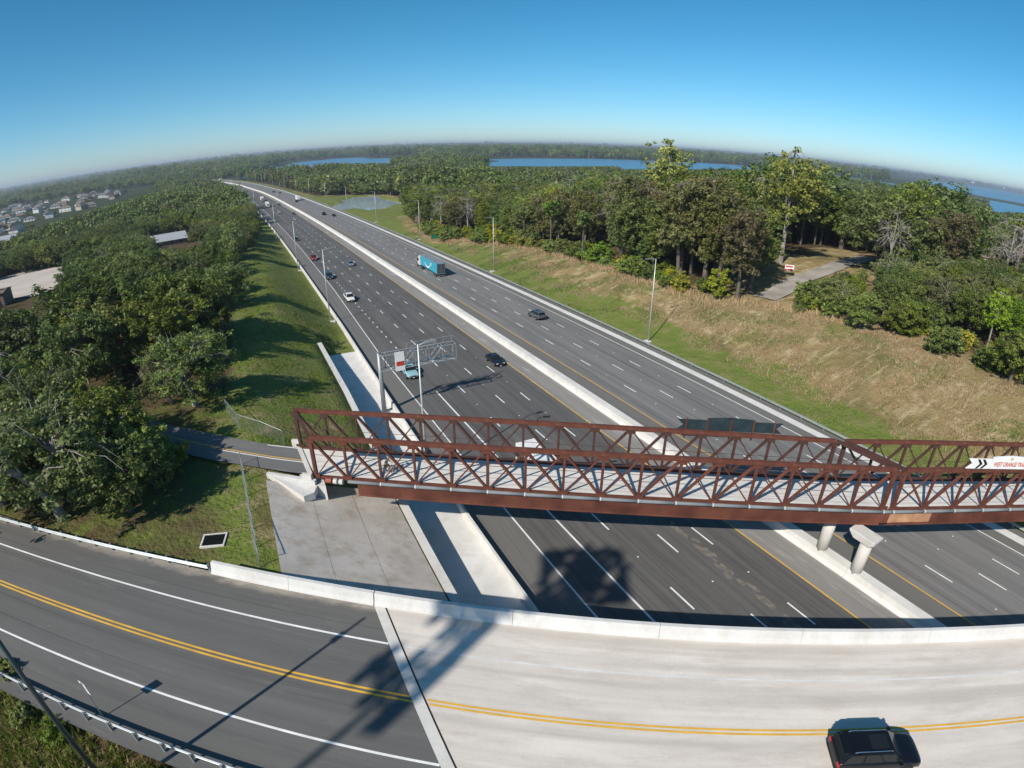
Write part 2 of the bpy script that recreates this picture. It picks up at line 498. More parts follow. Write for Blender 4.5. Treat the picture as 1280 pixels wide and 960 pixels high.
# ------------------------------------------------------------------ ground sheet
def growth(a, step, end, g):
    out = [a]
    while out[-1] < end:
        step *= g; out.append(out[-1] + step)
    return out
uL = [-x for x in growth(14, 3., 26000, 1.075)][::-1]
uM = list(np.arange(-12, 8.6, 1.5)) + [9.5, 9.9, 12, 14, 15.5, 17, 25, 40, 55, 64.5, 65.6] + list(np.arange(67, 110, 1.5))
uR = growth(111, 2.6, 26000, 1.075)
ug = np.array(uL + uM + uR)
sA = [-x for x in growth(42, 3., 6000, 1.12)][::-1]
sB = list(np.arange(-40, 91, 2.)) + list(np.arange(92, 112, 1.)) + list(np.arange(112, 240, 2.5))
sC = growth(243, 3., 27000, 1.055)
sg = np.array(sA + sB + sC)
Sg, Ug = np.meshgrid(sg, ug, indexing='ij')
Uw = Ug + cshift(Sg)
GX = Sg * ES[0] + Uw * EU[0]; GY = Sg * ES[1] + Uw * EU[1]
GZ = terrain(GX, GY)
ns, nu = Sg.shape
gv = np.stack([GX.ravel(), GY.ravel(), GZ.ravel()], 1)
ii, jj = np.meshgrid(np.arange(ns - 1), np.arange(nu - 1), indexing='ij')
q = np.stack([ii * nu + jj, ii * nu + jj + 1, (ii + 1) * nu + jj + 1, (ii + 1) * nu + jj], -1).reshape(-1, 4)

def np_mesh(name, v, faces):
    me = bpy.data.meshes.new(name)
    v = np.asarray(v, np.float32); faces = np.asarray(faces, np.int32); k = faces.shape[1]
    me.vertices.add(len(v)); me.vertices.foreach_set('co', v.ravel())
    me.loops.add(faces.size); me.loops.foreach_set('vertex_index', faces.ravel())
    me.polygons.add(len(faces)); me.polygons.foreach_set('loop_start', np.arange(0, faces.size, k, dtype=np.int32))
    me.polygons.foreach_set('loop_total', np.full(len(faces), k, np.int32))
    me.update(calc_edges=True); return me

gm = np_mesh('ground', gv, q[:, ::-1])
fs, fu = Sg.ravel(), Ug.ravel()
fe = forest_edge(fs)
TRACK = [hit(955, 374), hit(1000, 350), hit(1040, 336), hit(1085, 322)]
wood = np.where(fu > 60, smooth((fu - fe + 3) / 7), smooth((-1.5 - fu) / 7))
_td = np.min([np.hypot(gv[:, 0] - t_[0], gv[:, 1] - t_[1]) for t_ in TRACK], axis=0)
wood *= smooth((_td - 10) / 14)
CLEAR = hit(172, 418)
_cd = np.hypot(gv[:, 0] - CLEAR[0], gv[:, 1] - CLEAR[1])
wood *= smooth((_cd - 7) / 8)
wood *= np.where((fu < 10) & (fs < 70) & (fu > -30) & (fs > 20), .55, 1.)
dry = np.where(fu > 60, smooth((fu - 70) / 8) * (1 - smooth((fs - 120) / 70)) * .95 + .12, np.where(fs < 62, .45, .12))
dry = np.where((fu > 60) & (fu > fe - 9), np.maximum(dry, .75 * smooth((fu - fe + 9) / 5)), dry)
dry = np.maximum(dry, .8 * (1 - smooth((_cd - 6) / 8)))
dist = np.hypot(gv[:, 0], gv[:, 1])
farw = smooth((dist - 420) / 300) * np.where((fu > 12) & (fu < 74) & (fs < 1500), .25, 1.)
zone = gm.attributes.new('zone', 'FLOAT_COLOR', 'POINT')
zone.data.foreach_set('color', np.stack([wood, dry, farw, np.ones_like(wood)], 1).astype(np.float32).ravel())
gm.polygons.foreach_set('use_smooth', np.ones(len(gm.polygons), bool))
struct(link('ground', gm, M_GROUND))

for i, L in enumerate(LAKES):
    cx, cy, a, b_, r, z = L
    vs = [(cx, cy, z)]
    n = 160
    for k in range(n):
        t = 2 * math.pi * k / n
        wob = 1 + (.35 if a > 3000 else 1.) * (.12 * math.sin(3 * t + a) + .08 * math.sin(5 * t + 2 * b_) + .05 * math.sin(9 * t))
        p, q_ = a * wob * math.cos(t) * 1.05, b_ * wob * math.sin(t) * 1.05
        vs.append((cx + p * math.cos(r) - q_ * math.sin(r), cy + p * math.sin(r) + q_ * math.cos(r), z))
    me = np_mesh('lake', vs, [(0, 1 + k, 1 + (k + 1) % n) for k in range(n)])
    struct(link('pond' if i == 3 else 'lake', me, M_POND if i == 3 else M_WATER))

# ------------------------------------------------------------------ highway
def ribbon(name, u0, u1, ss, dz, mat, parent=None, nu_=2, dz_fn=None):
    ss = np.asarray(ss, float); vs = []; uv = []
    for s in ss:
        a = u0(s) if callable(u0) else u0; b = u1(s) if callable(u1) else u1
        for k in range(nu_):
            u = a + (b - a) * k / (nu_ - 1)
            vs.append(hw(s, u, dz if dz_fn is None else dz_fn(s, u))); uv.append((u, s))
    n = len(ss)
    fs = [(i * nu_ + k, i * nu_ + k + 1, (i + 1) * nu_ + k + 1, (i + 1) * nu_ + k) for i in range(n - 1) for k in range(nu_ - 1)]
    me = np_mesh(name, vs, np.array(fs)[:, ::-1])
    l = me.uv_layers.new(name='UVMap'); idx = np.empty(len(me.loops), np.int32); me.loops.foreach_get('vertex_index', idx)
    l.data.foreach_set('uv', np.array(uv, np.float32)[idx].ravel())
    return link(name, me, mat, parent)

S_ALL = np.concatenate([np.arange(-220, 300, 4.), np.arange(300, 1500, 10.)])
def lineA(s): return 19.7 + np.interp(s, [90, 150, 230], [0, 1.4, 1.9])
road = struct(ribbon('highway', lambda s: 16.4 + edge_shift(s), 65.4, S_ALL, 0., M_ASPH_SH))
ribbon('carriageway', lineA, 38.1, S_ALL, .006, M_ASPH_L, road)
ribbon('carriageway', 46.1, 61.0, S_ALL, .006, M_ASPH_R, road)
ribbon('median_shoulder', 38.1, 41.3, S_ALL, .006, M_ASPH_MED, road)
ribbon('gutter', 62.7, 64.1, S_ALL, .02, M_STRIP, road)
LW = .16
ribbon('edge_line', lambda s: lineA(s) - LW / 2, lambda s: lineA(s) + LW / 2, S_ALL, .012, M_WHITE, road)
ribbon('lane_line', 23.4 - .1, 23.4 + .1, np.arange(-220, 73, 4.), .012, M_WHITE, road)
ribbon('yellow_edge_line', 38.05 - LW / 2, 38.05 + LW / 2, S_ALL, .012, M_YELLOW, road)
ribbon('yellow_edge_line', 46.2 - LW / 2, 46.2 + LW / 2, S_ALL, .012, M_YELLOW, road)
ribbon('edge_line', 60.9 - LW / 2, 60.9 + LW / 2, S_ALL, .012, M_WHITE, road)
dash_me = MB().add([(-.085, -1.52, 0), (.085, -1.52, 0), (.085, 1.52, 0), (-.085, 1.52, 0)], [(0, 1, 2, 3)]).mesh('lane_dash', False)
dash_me.materials.append(M_WHITE)
dot_me = MB().add([(-.1, -.5, 0), (.1, -.5, 0), (.1, .5, 0), (-.1, .5, 0)], [(0, 1, 2, 3)]).mesh('lane_dot', False)
dot_me.materials.append(M_WHITE)
far_d = MB()
def road_yaw(s):
    a, b = hw(s - 1, 30), hw(s + 1, 30)
    return math.atan2(-(b[0] - a[0]), b[1] - a[1])
def place_dash(me, s, u, name):
    o = bpy.data.objects.new(name, me); COL.objects.link(o); o.parent = road
    o.location = hw(s, u, .012)
    a, b = hw(s - 1, u), hw(s + 1, u)
    o.rotation_euler = (math.atan2(b[2] - a[2], 2), 0, road_yaw(s))
for u, ph in ((27.08, 10.01), (30.74, 4.04), (34.4, 3.17), (49.9, 10.43), (53.55, 6.22), (57.2, 6.22)):
    for k in range(-8, 110):
        s = ph + 12.19 * k
        if s > 1300: break
        if -30 < s < 400: place_dash(dash_me, s, u, 'lane_dash')
        else:
            a = [hw(s - 1.5, u - .09, .012), hw(s - 1.5, u + .09, .012), hw(s + 1.5, u + .09, .012), hw(s + 1.5, u - .09, .012)]
            far_d.add(a, [(0, 1, 2, 3)])
stuff(far_d.build('far_lane_dashes', M_WHITE, road, fix=False))
for k in range(22): place_dash(dot_me, 79.5 + 3.66 * k, 23.35, 'lane_dot')
for k in range(12): place_dash(dash_me, 168 + 12.19 * k, 24.6, 'lane_dash')

# milled scar and lane studs
sm = MB()
for k in range(70):
    s = random.uniform(9, 31); u = 32.9 + random.gauss(0, .22) + .012 * (s - 20); r = random.uniform(.12, .42); n = 7
    c = [hw(s + r * 1.6 * math.cos(6.283 * i / n) * random.uniform(.6, 1.2), u + r * .7 * math.sin(6.283 * i / n) * random.uniform(.6, 1.2), .010 + .0002 * k / 7) for i in range(n)]
    sm.add(c, [tuple(range(n))])
stuff(sm.build('pavement_scars', M('scarred_asphalt', (.19, .17, .145), .9, 0, .3, 2., 8.), road, fix=False))
st_ = MB()
for u, ph in ((27.08, 10.01), (30.74, 4.04), (34.4, 3.17), (49.9, 10.43), (53.55, 6.22), (57.2, 6.22)):
    for k in range(-2, 22):
        x, y, z = hw(ph + 12.19 * (k + .5), u, .012); st_.box(x - .07, x + .07, y - .07, y + .07, z, z + .02)
stuff(st_.build('lane_studs', M_WHITE, road, fix=False))

def wall_ribbon(name, prof, ss, mat, parent=None, dz=0.):
    """extrude a closed (u, z) profile along the highway"""
    rings = []
    for s in ss:
        P = prof(s) if callable(prof) else prof
        rings.append([hw(s, u, z + dz) for u, z in P])
    return MB().loft(rings).build(name, mat, parent)

# median barrier, left barrier: concrete segments with open joints
def barrier(name, prof, s0, s1, step, label, cat, mat, shift=lambda t: 0.):
    root = empty(name, hw((s0 + min(s1, 200)) / 2, prof[0][0]))
    tag(root, label, cat)
    inv = root.location.copy()
    s = s0; far = MB()
    while s < s1:
        e = min(s + step, s1)
        n = max(2, int((e - s) / 8) + 1)
        rings = [[Vector(hw(t, u + float(shift(t)), z)) - inv for u, z in prof] for t in np.linspace(s + .012, e - .012, n)]
        MB().loft(rings).build('segment', mat, root)
        s = e
    return root
MEDP = [(41.25, -.3), (43.05, -.3), (43.0, .08), (42.75, .35), (42.68, .92), (41.62, .92), (41.55, .35), (41.3, .08)]
barrier('median_barrier', MEDP, -200, 1440, 24., 'wide white concrete barrier along the middle of the highway', 'barrier', M_BARR)
LBP = [(16.35, -.4), (17.0, -.4), (16.98, .06), (16.78, .33), (16.66, .86), (16.42, .86), (16.35, .3)]
barrier('shoulder_barrier', LBP, -200, 1440, 24., 'low white concrete barrier along the left highway shoulder', 'barrier', M_BARR, edge_shift)

# right guardrail on posts behind the gutter
def w_beam(pts, parent, mat, post_mat, post_every, post_h, face=1, name_post='post'):
    """pts: list of points on the ground line"""
    P = [Vector(p) for p in pts]
    prof = [(0, .42), (.04, .46), (.0, .53), (.0, .57), (.04, .64), (0, .70), (-.02, .70), (.02, .64), (-.02, .57), (-.02, .53), (.02, .46), (-.02, .42)]
    rings = []
    for i, p in enumerate(P):
        a = P[max(0, i - 1)]; b = P[min(len(P) - 1, i + 1)]
        d = (b - a); d.z = 0; d.normalize(); n = Vector((-d.y, d.x, 0)) * face
        rings.append([p + n * x * 1.6 + Vector((0, 0, z * post_h)) for x, z in prof])
    MB().loft(rings).build('rail', mat, parent)
    acc = 0.; nxt = 0.
    me = MB().box(-.075, .075, -.055, .055, -.3, .72 * post_h).mesh('post'); me.materials.append(post_mat)
    for i in range(len(P) - 1):
        a, b = P[i], P[i + 1]; L = (b - a).length
        while nxt <= acc + L:
            p = a + (b - a) * ((nxt - acc) / L); d = (b - a).normalized(); n = Vector((-d.y, d.x, 0)) * face
            o = bpy.data.objects.new(name_post, me); COL.objects.link(o); o.parent = parent
            o.location = p - n * .13; o.rotation_euler = (0, 0, math.atan2(d.y, d.x)); nxt += post_every
        acc += L
gr = empty('guardrail'); tag(gr, 'long galvanised guardrail on posts along the right highway shoulder', 'guardrail')
w_beam([hw(s, 64.9, 0.) for s in np.concatenate([np.arange(-60, 300, 6.), np.arange(300, 520, 12.)])], gr, M_STEEL, M_STEELD, 3.8, 1.1)

# ------------------------------------------------------------------ left retaining wall, apron, slope paving
apron = struct(ribbon('apron', 9.9, lambda s: 16.4 + edge_shift(s), np.arange(-60, 96.1, 3.), -.02, M_STRIP, nu_=4))
rw = empty('retaining_wall', hw(60, 10.1)); tag(rw, 'concrete retaining wall stepping down beside the left highway apron', 'wall')
rwi = rw.location.copy()
for s0 in np.arange(-60, 96, 6.5):
    s1 = min(s0 + 6.5, 97.)
    rings = []; cap = []
    for s in (s0 + .012, s1 - .012):
        t = float(wall_top(s)) - float(zroad(s))
        rings.append([Vector(hw(s, u, z)) - rwi for u, z in ((9.4, -.8), (10.0, -.8), (10.0, t), (9.4, t))])
        cap.append([Vector(hw(s, u, z)) - rwi for u, z in ((9.36, t), (10.1, t), (10.1, t + .22), (9.36, t + .22))])
    MB().loft(rings).build('wall_panel', M_CONC, rw)
    MB().loft(cap).build('coping', M_PARA, rw)
# slope paving slabs
pv = empty('slope_paving', hw(30, 4, 5)); tag(pv, 'stained concrete slope paving slabs between overpass and footbridge', 'paving')
pvi = pv.location.copy()
PU = [-2.2, 1.5, 5.2, 9.22]
PS = [8., 13, 18, 22.5, 27.0, 31.5, 36., 40.5, 45.]
def pave_z(s, u): return float(np.interp(u, [-2.2, 9.2], [6.0, float(wall_top(s)) + .16])) + .04
for i in range(3):
    for j in range(len(PS) - 1):
        g = .012
        c = [(PS[j] + g, PU[i] + g), (PS[j] + g, PU[i + 1] - g), (PS[j + 1] - g, PU[i + 1] - g), (PS[j + 1] - g, PU[i] + g)]
        top = []
        for s, u in c:
            x, y, _ = hw(s, u); top.append(Vector((x, y, pave_z(s, u))) - pvi)
        dz = Vector((0, 0, random.uniform(-.012, .012)))
        MB().hexa([p + dz - Vector((0, 0, .5)) for p in top] + [p + dz for p in top]).build('slab', M_PAVE, pv)

# ------------------------------------------------------------------ overpass
ZO = 6.5
TO = math.radians(-8.5)
DO = Vector((math.cos(TO), math.sin(TO), 0)); NO = Vector((-math.sin(TO), math.cos(TO), 0)); OO = Vector((0, 23.4, 0))
def op(t, n, z=ZO): return OO + DO * t + NO * n + Vector((0, 0, z))
# skew: deck end runs parallel to the highway; t of the joint as a function of n
_jd = (ES[0] * DO.x + ES[1] * DO.y) / (ES[0] * NO.x + ES[1] * NO.y)
def jt(n, t0=-8.95): return t0 + _jd * n
def uv_sheet(name, pts, fs, mat, parent=None):
    me = np_mesh(name, [tuple(op(t, n, z)) for t, n, z in pts], fs)
    l = me.uv_layers.new(name='UVMap'); idx = np.empty(len(me.loops), np.int32); me.loops.foreach_get('vertex_index', idx)
    l.data.foreach_set('uv', np.array([(t, n) for t, n, z in pts], np.float32)[idx].ravel())
    return link(name, me, mat, parent)
def uv_sheet2(name, pts, fs, mat, parent=None):
    o = uv_sheet(name, pts, fs, mat, parent)
    l = o.data.uv_layers[0]; a = np.empty(len(o.data.loops) * 2, np.float32); l.data.foreach_get('uv', a)
    a = a.reshape(-1, 2)[:, ::-1].copy(); l.data.foreach_set('uv', a.ravel()); return o

ov = empty('overpass', tuple(op(10, -6, ZO))); tag(ov, 'pale concrete road overpass deck crossing the highway', 'overpass')
ovi = ov.location.copy()
def opl(t, n, z): return op(t, n, z) - ovi
NF, NN = 0., -12.6
def ov_sheet(name, t0, t1, n0, n1, z, mat):
    pts = [(jt(n0, t0), n0, z), (jt(n1, t0), n1, z), (t1, n1, z), (t1, n0, z)]
    o = uv_sheet(name, pts, [(0, 1, 2, 3)], mat, None)
    for v in o.data.vertices: v.co -= ovi
    o.parent = ov; return o
TEND = 95.
# deck slab (thick) cast in bays
bays = [-8.1, TEND]
for k in range(1):
    a, b = bays[k], bays[k + 1]
    bot = [opl(jt(NN - .5, a), NN - .5, ZO - .32), opl(jt(NN - .5, b), NN - .5, ZO - .32), opl(jt(NF + .5, b), NF + .5, ZO - .32), opl(jt(NF + .5, a), NF + .5, ZO - .32)]
    o = MB().hexa(bot + [p + Vector((0, 0, .32)) for p in bot]).build('deck_slab', M_DECK, ov)
    l = o.data.uv_layers.new(name='UVMap')
    for lp in o.data.loops:
        c = o.data.vertices[lp.vertex_index].co + ovi - OO
        l.data[lp.index].uv = (c.dot(DO), c.dot(NO))
for n in (-11.4, -9., -6.3, -3.6, -1.2):
    a = [opl(jt(n, -8.), n + d, z) for d, z in ((-.3, ZO - 1.75), (.3, ZO - 1.75), (.3, ZO - 1.5), (.1, ZO - 1.4), (.1, ZO - .6), (.45, ZO - .5), (.45, ZO - .33), (-.45, ZO - .33), (-.45, ZO - .5), (-.1, ZO - .6), (-.1, ZO - 1.4), (-.3, ZO - 1.5))]
    b = [p + DO * (TEND + 8) for p in a]
    MB().loft([a, b]).build('girder', M_CONC, ov)
# parapets in segments, safety shape
PAR = [(0, -.02), (.55, -.34), (.55, .86), (.30, .86), (.16, .32), (.02, .06)]
def parapet(n_in, sgn, t0, t1, seg, parent, org, nm='parapet'):
    t = t0
    while t < t1 - .5:
        e = min(t + seg, t1)
        r = [[op(tt, n_in + sgn * a, ZO + z) - org for a, z in PAR] for tt in (t + .012, e - .012)]
        MB().loft(r).build(nm, M_PARA, parent); t = e
parapet(0., 1, jt(0), TEND, 9., ov, ovi)
parapet(-12.6, -1, jt(-12.6), TEND, 9., ov, ovi)
# abutment block behind the girders
ab = [(jt(n, -8.9) + dt, n, z) for z in (1.5, ZO - .34) for n, dt in ((NN - .6, 0), (NN - .6, 1.1), (NF + .6, 1.1), (NF + .6, 0))]
MB().hexa([opl(*p) for p in ab]).build('abutment', M_CONC, ov)
# expansion joint and approach slab strip
ov_sheet('approach_slab', -8.95, 0, NF, NN, ZO + .004, M_PAVE) if False else None
def skew_strip(name, t0, t1, z, mat, parent, org, n0=NF, n1=NN):
    pts = [op(jt(n0, t0), n0, z) - org, op(jt(n1, t0), n1, z) - org, op(jt(n1, t1), n1, z) - org, op(jt(n0, t1), n0, z) - org]
    return MB().add(pts, [(0, 1, 2, 3)]).build(name, mat, parent, fix=False)
skew_strip('joint_header', -8.95, -8.2, ZO + .006, M_CONC, ov, ovi)
skew_strip('joint_seal', -8.2, -8.08, ZO + .008, M_BLACK, ov, ovi)
def strip_t(name, t0, t1, n, w, z, mat, parent, org, skew=True):
    a0 = jt(n, t0) if skew else t0
    pts = [op(a0, n - w / 2, z) - org, op(t1, n - w / 2, z) - org, op(t1, n + w / 2, z) - org, op(a0, n + w / 2, z) - org]
    return MB().add(pts, [(0, 1, 2, 3)]).build(name, mat, parent, fix=False)
for n, m_, nm in ((-2.75, M_WORN, 'edge_line'), (-6.1, M_YELLOW, 'centre_line'), (-6.35, M_YELLOW, 'centre_line'), (-9.75, M_WORN, 'edge_line')):
    strip_t(nm, -8.0, TEND, n, .13, ZO + .008, m_, ov, ovi)
# approach road (asphalt) to the west
def bend(t):  # the road bends very slightly
    return 0.0
ap_t = np.concatenate([np.arange(-190, -20, 8.), [-20., -14.]])
pts = []; fcs = []
for i, t in enumerate(ap_t):
    for n in (NF + .25, NN - .9): pts.append((t, n, ZO - .002 + max(0, -t - 60) * -.01))
k = len(ap_t)
pts += [(jt(NF + .25, -8.96), NF + .25, ZO - .002), (jt(NN - .9, -8.96), NN - .9, ZO - .002)]
fcs = [(2 * i, 2 * i + 1, 2 * i + 3, 2 * i + 2) for i in range(k)]
ap = struct(uv_sheet2('approach_road', pts, fcs, M_ASPH_TOP))
for n, m_, nm in ((-2.75, M_WHITE, 'edge_line'), (-6.08, M_YELLOW, 'centre_line'), (-6.37, M_YELLOW, 'centre_line'), (-9.75, M_WHITE, 'edge_line')):
    vs = []
    tt = list(ap_t) + [jt(n, -8.97)]
    for t in tt:
        z = ZO + .006 + max(0, -t - 60) * -.01
        vs += [op(t, n - .07, z), op(t, n + .07, z)]
    MB().add(vs, [(2 * i, 2 * i + 1, 2 * i + 3, 2 * i + 2) for i in range(len(tt) - 1)]).build(nm, m_, ap, fix=False)
# parapet continuing over the wing wall, with guardrails beyond
wp = empty('wing_wall_parapet', tuple(op(-15, .2))); tag(wp, 'white concrete parapet on the asphalt approach beside the slope paving', 'parapet')
parapet(0., 1, -21.6, jt(0) - .05, 6.4, wp, wp.location.copy())
g1 = empty('guardrail', tuple(op(-30, .1))); tag(g1, 'guardrail under the oaks at the top edge of the approach road', 'guardrail')
def loc_pts(pts, o): return [Vector(p) - o.location for p in pts]
w_beam(loc_pts([op(t, .1 + (t + 21.8) * .028, ZO - .02) for t in np.linspace(-21.8, -47, 8)], g1), g1, M_STEEL, M_STEELD, 1.9, 1.0)
g2 = empty('guardrail', tuple(op(-20, -12.75))); tag(g2, 'guardrail on timber-dark posts along the near left road edge', 'guardrail')
w_beam(loc_pts([op(t, -12.75, ZO - .02) for t in np.linspace(-60, -7, 14)], g2), g2, M_STEEL, M_STEELD, 1.9, 1.0)

# ------------------------------------------------------------------ truss footbridge
TB = math.radians(-6.753)
DB = Vector((math.cos(TB), math.sin(TB), 0)); NB = Vector((-math.sin(TB), math.cos(TB), 0))
T0, TP, TQ, TE = -22.15, 28.05, 29.05, 70.65
NEAR, FAR, SKEW = 37.75, 42.35, -3.8
def camber(t):
    if t < 28.5: return .34 * (1 - ((t - 3.2) / 25.3) ** 2)
    return .30 * (1 - ((t - 50) / 21.5) ** 2)
def bp(t, n, z, sk=0.): return DB * t + NB * n + Vector((0, 0, z + camber(t - sk)))
fb = empty('footbridge', tuple(bp(3, 40, 6.0))); tag(fb, 'rust-red steel truss footbridge crossing above the highway', 'footbridge')
fbi = fb.location.copy()
def bl(t, n, z, sk=0.): return bp(t, n, z, sk) - fbi
ZB, ZT = 6.08, 10.12
panels1 = list(np.linspace(T0, TP, 17)); panels2 = list(np.linspace(TQ, TE, 14))
def cyl_obj(name, a, b, r, mat, parent, n=8):
    a, b = Vector(a), Vector(b); L = (b - a).length; key = ('c', round(L, 2), r, mat.name, n)
    if key not in _barcache:
        _barcache[key] = MB().tube((0, 0, 0), (L, 0, 0), r, r, n).mesh(name); _barcache[key].materials.append(mat)
    o = bpy.data.objects.new(name, _barcache[key]); COL.objects.link(o); o.parent = parent
    d = (b - a).normalized(); up = Vector((0, 0, 1)) if abs(d.z) < .98 else Vector((0, 1, 0))
    y = up.cross(d).normalized(); m = Matrix((d, y, d.cross(y))).transposed().to_4x4(); m.translation = a
    o.matrix_local = m; return o
for side, (n, sk) in enumerate(((NEAR, 0.), (FAR, SKEW))):
    MR = M_RUST if side == 0 else M_RUSTD  # far truss: same steel darkened, an unbuilt mesh screen's dimming put into the colour
    for panels in (panels1, panels2):
        span1 = panels is panels1
        for i, t in enumerate(panels):
            t = t + sk
            big = (span1 and i in (0, 16)) or (not span1 and i == 0)
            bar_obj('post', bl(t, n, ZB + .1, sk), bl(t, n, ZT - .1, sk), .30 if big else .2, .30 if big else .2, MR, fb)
            if i == len(panels) - 1: continue
            t2 = panels[i + 1] + sk
            bar_obj('top_chord', bl(t, n, ZT, sk), bl(t2, n, ZT, sk), .34, .36, M_RUST, fb)
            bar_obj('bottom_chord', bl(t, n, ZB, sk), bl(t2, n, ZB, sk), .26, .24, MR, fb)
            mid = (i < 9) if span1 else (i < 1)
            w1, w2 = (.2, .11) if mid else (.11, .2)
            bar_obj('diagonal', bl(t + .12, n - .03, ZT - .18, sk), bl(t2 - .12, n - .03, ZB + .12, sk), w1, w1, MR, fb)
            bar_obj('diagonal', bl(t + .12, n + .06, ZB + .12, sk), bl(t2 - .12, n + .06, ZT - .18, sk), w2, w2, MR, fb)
    gk = ('gusset', side)
    gm_ = MB().box(-.42, .42, -.012, .012, -.2, .2).mesh('gusset_plate'); gm_.materials.append(MR)
    for t in panels1 + panels2:
        for z in (ZT - .26, ZB + .2):
            o = bpy.data.objects.new('gusset_plate', gm_); COL.objects.link(o); o.parent = fb; o.location = bl(t + sk, n - .17, z, sk); o.rotation_euler = (0, 0, TB)
    # safety rails: horizontal wires and handrail inside each truss
    nin = n + (.2 if side == 0 else -.2)
    for z in (6.55, 7.05, 7.55):
        pts = [bl(t + sk, nin, z, sk) for t in panels1 + panels2]
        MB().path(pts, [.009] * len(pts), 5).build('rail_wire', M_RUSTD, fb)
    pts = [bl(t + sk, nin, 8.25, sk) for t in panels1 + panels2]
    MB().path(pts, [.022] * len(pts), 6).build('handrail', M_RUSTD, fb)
# edge girders below the trusses
for n, sk, t_in in ((NEAR - .12, 0., T0 + 4.0), (FAR + .12, SKEW, T0 + SKEW + 4.0)):
    for a, b in ((t_in, 28.5 + sk - .02), (28.5 + sk + .02, TE + sk)):
        rings = []
        for t in np.linspace(a, b, 10):
            rings.append([bl(t, n + x, z, sk) for x, z in ((-.16, 4.48), (.16, 4.48), (.16, 4.56), (.03, 4.6), (.03, 5.86), (.16, 5.9), (.16, 5.95), (-.16, 5.95), (-.16, 5.9), (-.13, 5.86), (-.13, 4.6), (-.16, 4.56))])
        MB().loft(rings).build('edge_girder', M_RUST, fb)
pgm = M('bare_primer_steel', (.50, .27, .15), .7, 0., .3, 1.2, 12.)
MB().hexa([bl(t, n, z) for z in (4.78, 5.84) for t, n in ((28.9, NEAR - .27), (33.2, NEAR - .27), (33.2, NEAR - .25), (28.9, NEAR - .25))]).build('girder_patch', pgm, fb)
# floor beams
for t in panels1[1:-1] + panels2[1:-1]:
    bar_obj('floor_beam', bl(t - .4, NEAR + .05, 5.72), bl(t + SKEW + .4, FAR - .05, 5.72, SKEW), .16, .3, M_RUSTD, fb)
# concrete deck in slabs
M_BDECK = concrete('footbridge_deck_concrete', (.60, .58, .54), (.72, .70, .66), (.46, .42, .36), .35)
allp = [T0 - .2] + panels1[1:16] + [28.55] + panels2[1:]
for i in range(len(allp) - 1):
    a, b = allp[i] + .01, allp[i + 1] - .01
    sa = SKEW
    bot = [bl(a, NEAR + .2, 5.9), bl(b, NEAR + .2, 5.9), bl(b + sa, FAR - .2, 5.9, sa), bl(a + sa, FAR - .2, 5.9, sa)]
    MB().hexa(bot + [p + Vector((0, 0, .2)) for p in bot]).build('deck_slab', M_BDECK, fb)
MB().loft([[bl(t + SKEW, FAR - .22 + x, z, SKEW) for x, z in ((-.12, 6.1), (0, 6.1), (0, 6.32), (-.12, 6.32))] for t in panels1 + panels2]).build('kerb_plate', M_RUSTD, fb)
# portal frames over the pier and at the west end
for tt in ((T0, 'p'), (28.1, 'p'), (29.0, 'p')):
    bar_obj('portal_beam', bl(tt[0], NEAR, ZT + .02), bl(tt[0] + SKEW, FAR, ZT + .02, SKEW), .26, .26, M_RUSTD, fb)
# conduit with clamps
M_PIPE = M('grey_conduit', (.20, .215, .225), .75, 0., .12, .6, 8)
pn = NEAR - .34
pts = [bl(t, pn, 6.0) for t in [T0 + 3.2] + panels1[2:] + panels2]
MB().path(pts, [.155] * len(pts), 10).build('conduit', M_PIPE, fb, True)
M_CLAMP = M('pale_clamp', (.50, .50, .48), .6, 0.)
for t in panels1[2:] + panels2[:8]:
    a = bl(t, pn, 6.0); cyl_obj('conduit_clamp', a - DB * .06, a + DB * .06, .175, M_CLAMP, fb, 10)
M_REDF = M('red_fitting', (.30, .085, .06), .6)
a = bl(T0 + 1.4, pn, 5.96); cyl_obj('conduit_valve', a - DB * .35, a + DB * .2, .24, M_REDF, fb, 10)
cyl_obj('conduit_coupling', a + DB * .4, a + DB * .75, .26, M_CLAMP, fb, 10)
cyl_obj('conduit_coupling', a + DB * .95, a + DB * 1.3, .26, M_CLAMP, fb, 10)
# bridge lamp arm on the far chord
lp = bp(1.0 + SKEW, FAR, ZT + .2, SKEW)
lo = empty('bridge_lamp', tuple(lp)); tag(lo, 'small curved dark lamp on the far top chord of the footbridge', 'lamp')
MB().path([(0, 0, 0), (0, 0, .2), (.25, .1, .32), (.6, .2, .32)], [.035, .03, .03, .025], 6).build('arm', M_DARK, lo)
MB().hexa([(x, y, z) for z in (.27, .36) for x, y in ((.55, .1), (1.15, .15), (1.15, .38), (.55, .32))]).build('lamp_head', M_DARK, lo)

